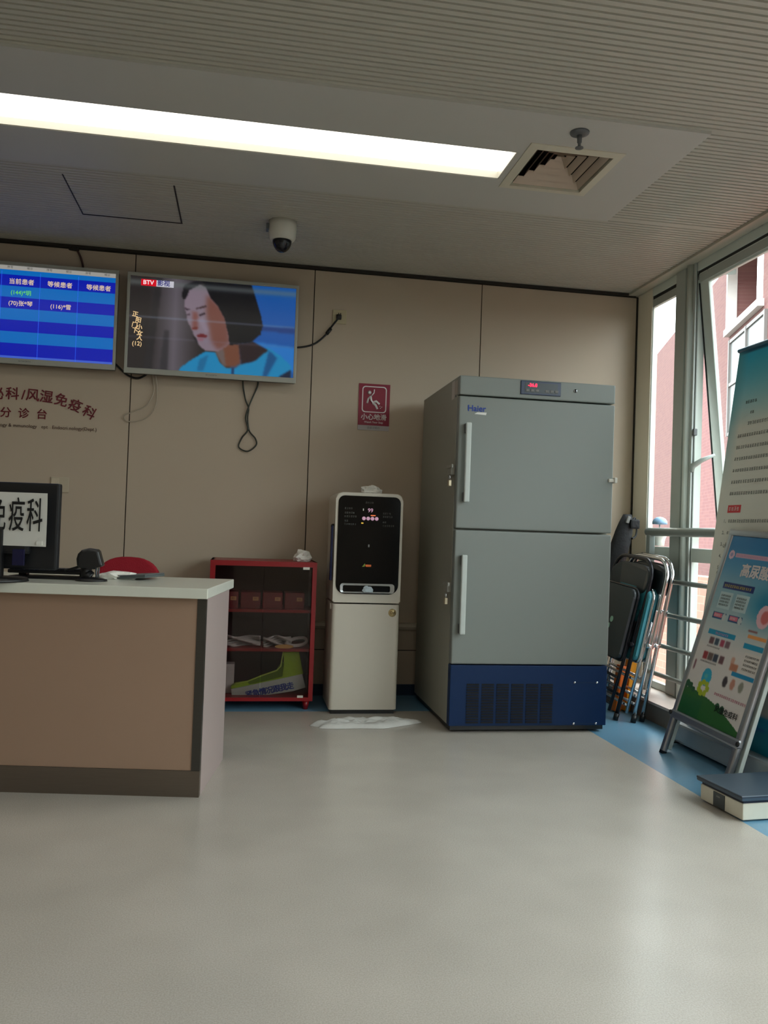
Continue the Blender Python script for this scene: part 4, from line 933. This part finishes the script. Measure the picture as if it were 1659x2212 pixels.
build('print', bm, [mat('print_grey', (74, 84, 82), .6), mat('print_red', (214, 60, 66), .6), SIGNW, mat('print_navy', (12, 60, 100), .6)], t, normals=False)
bm = B(); tube(bm, [(-.005, BH, 0), (BW+.005, BH, 0)], .011, 10); build('top_bar', bm, mat('teal_bar', (20, 92, 120), .4), t)
bm = B(); box(bm, (-.01, -.092, -.028), (BW+.02, -.0, .085), .012, M=Matrix.Rotation(-math.atan2(.23, 1.87)*0, 4, 'X')); build('base_cassette', bm, mat('cassette_alu', (164, 170, 172), .35, .5), t)
bm = B()
for xx in (.05, .70): bm = B(); tube(bm, [(xx, -.088, .02), (xx, -.096, .12)], .008, 8); build('foot', bm, BLK, t)
bm = B(); tube(bm, [(BW/2, .0, -.02), (BW/2, BH, -.012)], .007, 8); build('support_pole', bm, ALM, t)

# ------------------------------------------------------------------ A-frame poster stand
P0 = Vector((2.0, 3.65, 0)); P1 = Vector((2.322, 3.615, 1.07))
ux = Vector((.06, -.998, 0)).normalized(); uy = (P1-P0).normalized(); ux = (ux-uy*ux.dot(uy)).normalized()
uz = ux.cross(uy).normalized()
Ma = Matrix((ux, uy, uz)).transposed().to_4x4(); Ma.translation = P0
t = thing('poster_stand', 'silver A frame poster stand with a blue medical poster', 'poster stand', M=Ma)
AW = .475; AH = (P1-P0).length; b0 = .215
for xx in (0, AW):
    bm = B(); prism(bm, rrect(.034, .026, .010, 4, xx, 0), 0.012, AH, 'xy')
    for v in bm.verts: v.co.y, v.co.z = v.co.z, v.co.y
    build('stile', bm, ALM, t)
for a_, c_ in ((b0-.042, b0), (AH-.032, AH)): bm = B(); box(bm, (-.018, a_, -.014), (AW+.018, c_, .016), .010); build('cross_rail', bm, ALM, t)
for p in ((-.016, b0-.02), (AW+.016, b0-.02)):
    bm = B(); lathe(bm, [(0, .006), (.010, .004), (.012, 0)], seg=12, M=Matrix.Translation((p[0], p[1], .016))); build('bolt', bm, BLK, t)
for xx in (0, AW): bm = B(); box(bm, (xx-.014, -.004, -.012), (xx+.014, .016, .012), .003); build('foot', bm, BLK, t)
for xx in (-.022, AW+.004):
    bm = B(); M2 = Matrix.Translation((xx, AH, -.016)) @ Matrix.Rotation(R(.6), 4, 'X'); box(bm, (-.012, -AH*1.0+.02, -.022), (.012, -.02, -.002), .004, M=M2); build('rear_leg', bm, ALU, t)
pw, ph = AW-.034, AH-.032-b0
cv = Canvas(110, 220, (228, 222, 218)); V, U = cv.V, cv.U
g = np.clip(1.15-V/.38, 0, 1)[..., None]; cv.a = cv.a*(1-g)+np.array((20, 120, 178.))*g
cv.put(np.clip((V-.2)/.1, 0, 1)*np.clip((.62-V)/.2, 0, 1), (130, 178, 190), 2, .55)
cv.put(np.exp(-((V-.34)/.10)**2)*np.clip((U-.45)*3, 0, 1), (20, 128, 168), 0, .9)
hill = .845+.055*U+.05*U**2+.012*np.sin(U*40)*np.exp(-((U-.05)/.1)**2); 
cv.put((V > hill+.06*np.clip(U-.6, 0, 1)).astype(float), (44, 104, 44), 0); cv.put(((V > hill) & (V > .9) & (U < .35)).astype(float), (24, 92, 52), 4, .6)
for a_, b2, r_ in ((.03, .84, .04), (.09, .845, .035), (.15, .86, .03), (.60, .895, .035), (.68, .905, .04)): cv.oval(a_, b2, r_, r_*.5, (30, 84, 50), 0)
cv.oval(.30, .775, .078, .048, (44, 172, 206), 0); cv.oval(.29, .77, .03, .012, (96, 190, 196), 1)
for k in range(7):
    a_ = k*2*math.pi/7; cv.oval(.30+.07*math.cos(a_), .835+.03*math.sin(a_), .032, .016, (180, 196, 40), 0)
def R_(x0, y0, x1, y1, c, k=0, op=1): cv.rect(x0, y0, x1, y1, c, k, op)
cv.oval(.075, .105, .046, .024, (232, 190, 206)); cv.oval(.075, .105, .022, .011, (160, 150, 190)); R_(.14, .093, 1, .118, (226, 182, 200))
R_(.10, .26-.0, .60, .295, (24, 42, 112)); R_(.62, .25, .9, .30, (240, 120, 90), 0, .0)
for x0 in (.10, .36): R_(x0, .315, x0+.21, .405, (190, 212, 216)); R_(x0-.02, .425, x0+.20, .462, (30, 84, 132)); R_(x0+.0, .433, x0+.13, .455, (226, 120, 140)); cv.oval(x0+.17, .448, .032, .02, (200, 206, 206))
cv.oval(.86, .40, .10, .06, (236, 190, 200)); cv.oval(.88, .40, .06, .035, (214, 110, 110), 1)
R_(.10, .525, .55, .552, (16, 150, 190)); R_(.70, .545, 1, .572, (16, 150, 190)); R_(.72, .50, 1, .52, (236, 160, 90)); R_(.70, .475, .84, .488, (150, 90, 90), 1)
for x0, c_ in ((.16, (110, 74, 80)), (.25, (60, 80, 100)), (.34, (176, 70, 96)), (.43, (130, 100, 110))): R_(x0, .565, x0+.07, .60, c_, 1)
for x0, c_ in ((.13, (160, 50, 56)), (.22, (110, 90, 84)), (.31, (60, 66, 84)), (.41, (110, 70, 76))): R_(x0, .645, x0+.075, .685, c_, 1)
for x0, c_ in ((.60, (60, 50, 56)), (.72, (200, 140, 120)), (.85, (150, 150, 136))): cv.oval(x0, .765, .035, .028, c_, 1)
R_(.66, .70, 1, .725, (16, 140, 190)); cv.oval(.62, .65, .03, .02, (216, 170, 150), 1); R_(.60, .665, .72, .70, (196, 130, 100), 1); R_(.76, .59, 1, .69, (228, 222, 216)); cv.oval(.045, .73, .016, .03, (130, 80, 90), 1)
pic = cv.mesh('poster_sheet', pw, ph, paint_mat('poster_print', False, rough=.3), t, z=.008, x0=.017, y0=b0)
bm = B(); rnd = random.Random(3)
def tp(u, v): return Matrix.Translation((.017+pw*u, b0+ph*(1-v), .0095))
text(bm, '高尿酸血症', .066, tp(.68, .187), mi=0, bold=.03)
text(bm, '风湿免疫科', .032, tp(.76, .912), mi=1, bold=.012)
for u_, v_, n_, h_, mi in ((.16, .106, 20, .012, 3), (.12, .278, 14, .014, 2), (.12, .333, 7, .010, 1), (.12, .35, 7, .010, 1), (.12, .367, 7, .010, 1), (.12, .384, 7, .010, 1), (.38, .333, 7, .010, 1), (.38, .35, 7, .010, 1), (.38, .367, 7, .010, 1), (.38, .384, 7, .010, 1), (.115, .444, 4, .010, 0), (.375, .444, 4, .010, 0), (.22, .5385, 8, .012, 3), (.15, .615, 12, .008, 1), (.12, .70, 15, .008, 1), (.78, .61, 9, .010, 1), (.78, .632, 9, .010, 1), (.78, .654, 9, .010, 1), (.78, .676, 9, .010, 1), (.50, .84, 19, .013, 4)):
    glyphs(bm, n_, .017+pw*u_, b0+ph*(1-v_), h_, .0095, rnd, mi, 1.0)
build('poster_print', bm, [SIGNW, INK, mat('print_yellow', (210, 190, 90), .5), mat('print_pale', (200, 150, 190), .5), mat('print_pink', (190, 90, 120), .5)], t, normals=False)
bm = B(); box(bm, (.0, b0-.02, -.006), (AW, AH-.01, .006)); build('backing_board', bm, GREYT, t)

# ------------------------------------------------------------------ platform scale
t = thing('platform_scale', 'low white platform scale with dark top plate on the floor', 'scale', loc=(1.817, 2.734, 0), rz=R(5))
bm = B(); box(bm, (0, 0, .006), (.40, .245, .066), .004); build('base', bm, mat('scale_cream', (222, 218, 200), .4), t)
bm = B(); box(bm, (.004, .004, .066), (.396, .241, .078)); build('gap', bm, mat('scale_navy', (22, 28, 52), .5), t)
bm = B(); box(bm, (-.012, -.010, .078), (.41, .255, .096), .003); box(bm, (-.0125, -.0105, .088), (.4105, .2555, .0945), .001, mi=1); build('platform', bm, [mat('scale_plate', (70, 84, 98), .35, .2), mat('scale_plate_edge', (52, 60, 72), .35)], t)
bm = B(); box(bm, (-.013, -.0112, .094), (.411, -.008, .0968), mi=0); build('edge_strip', bm, ALM, t)
bm = B(); box(bm, (-.003, .100, .008), (.001, .165, .062), .001); box(bm, (-.004, .125, .046), (-.002, .145, .052), mi=1); build('display', bm, [mat('lcd_grey', (66, 72, 74), .3), GREYT], t)
for a_ in ((.03, .03), (.37, .03), (.03, .21), (.37, .21)):
    bm = B(); lathe(bm, [(.012, 0), (.012, .008)], (a_[0], a_[1], 0), 12); build('foot', bm, BLK, t)
# thing marks on the floor
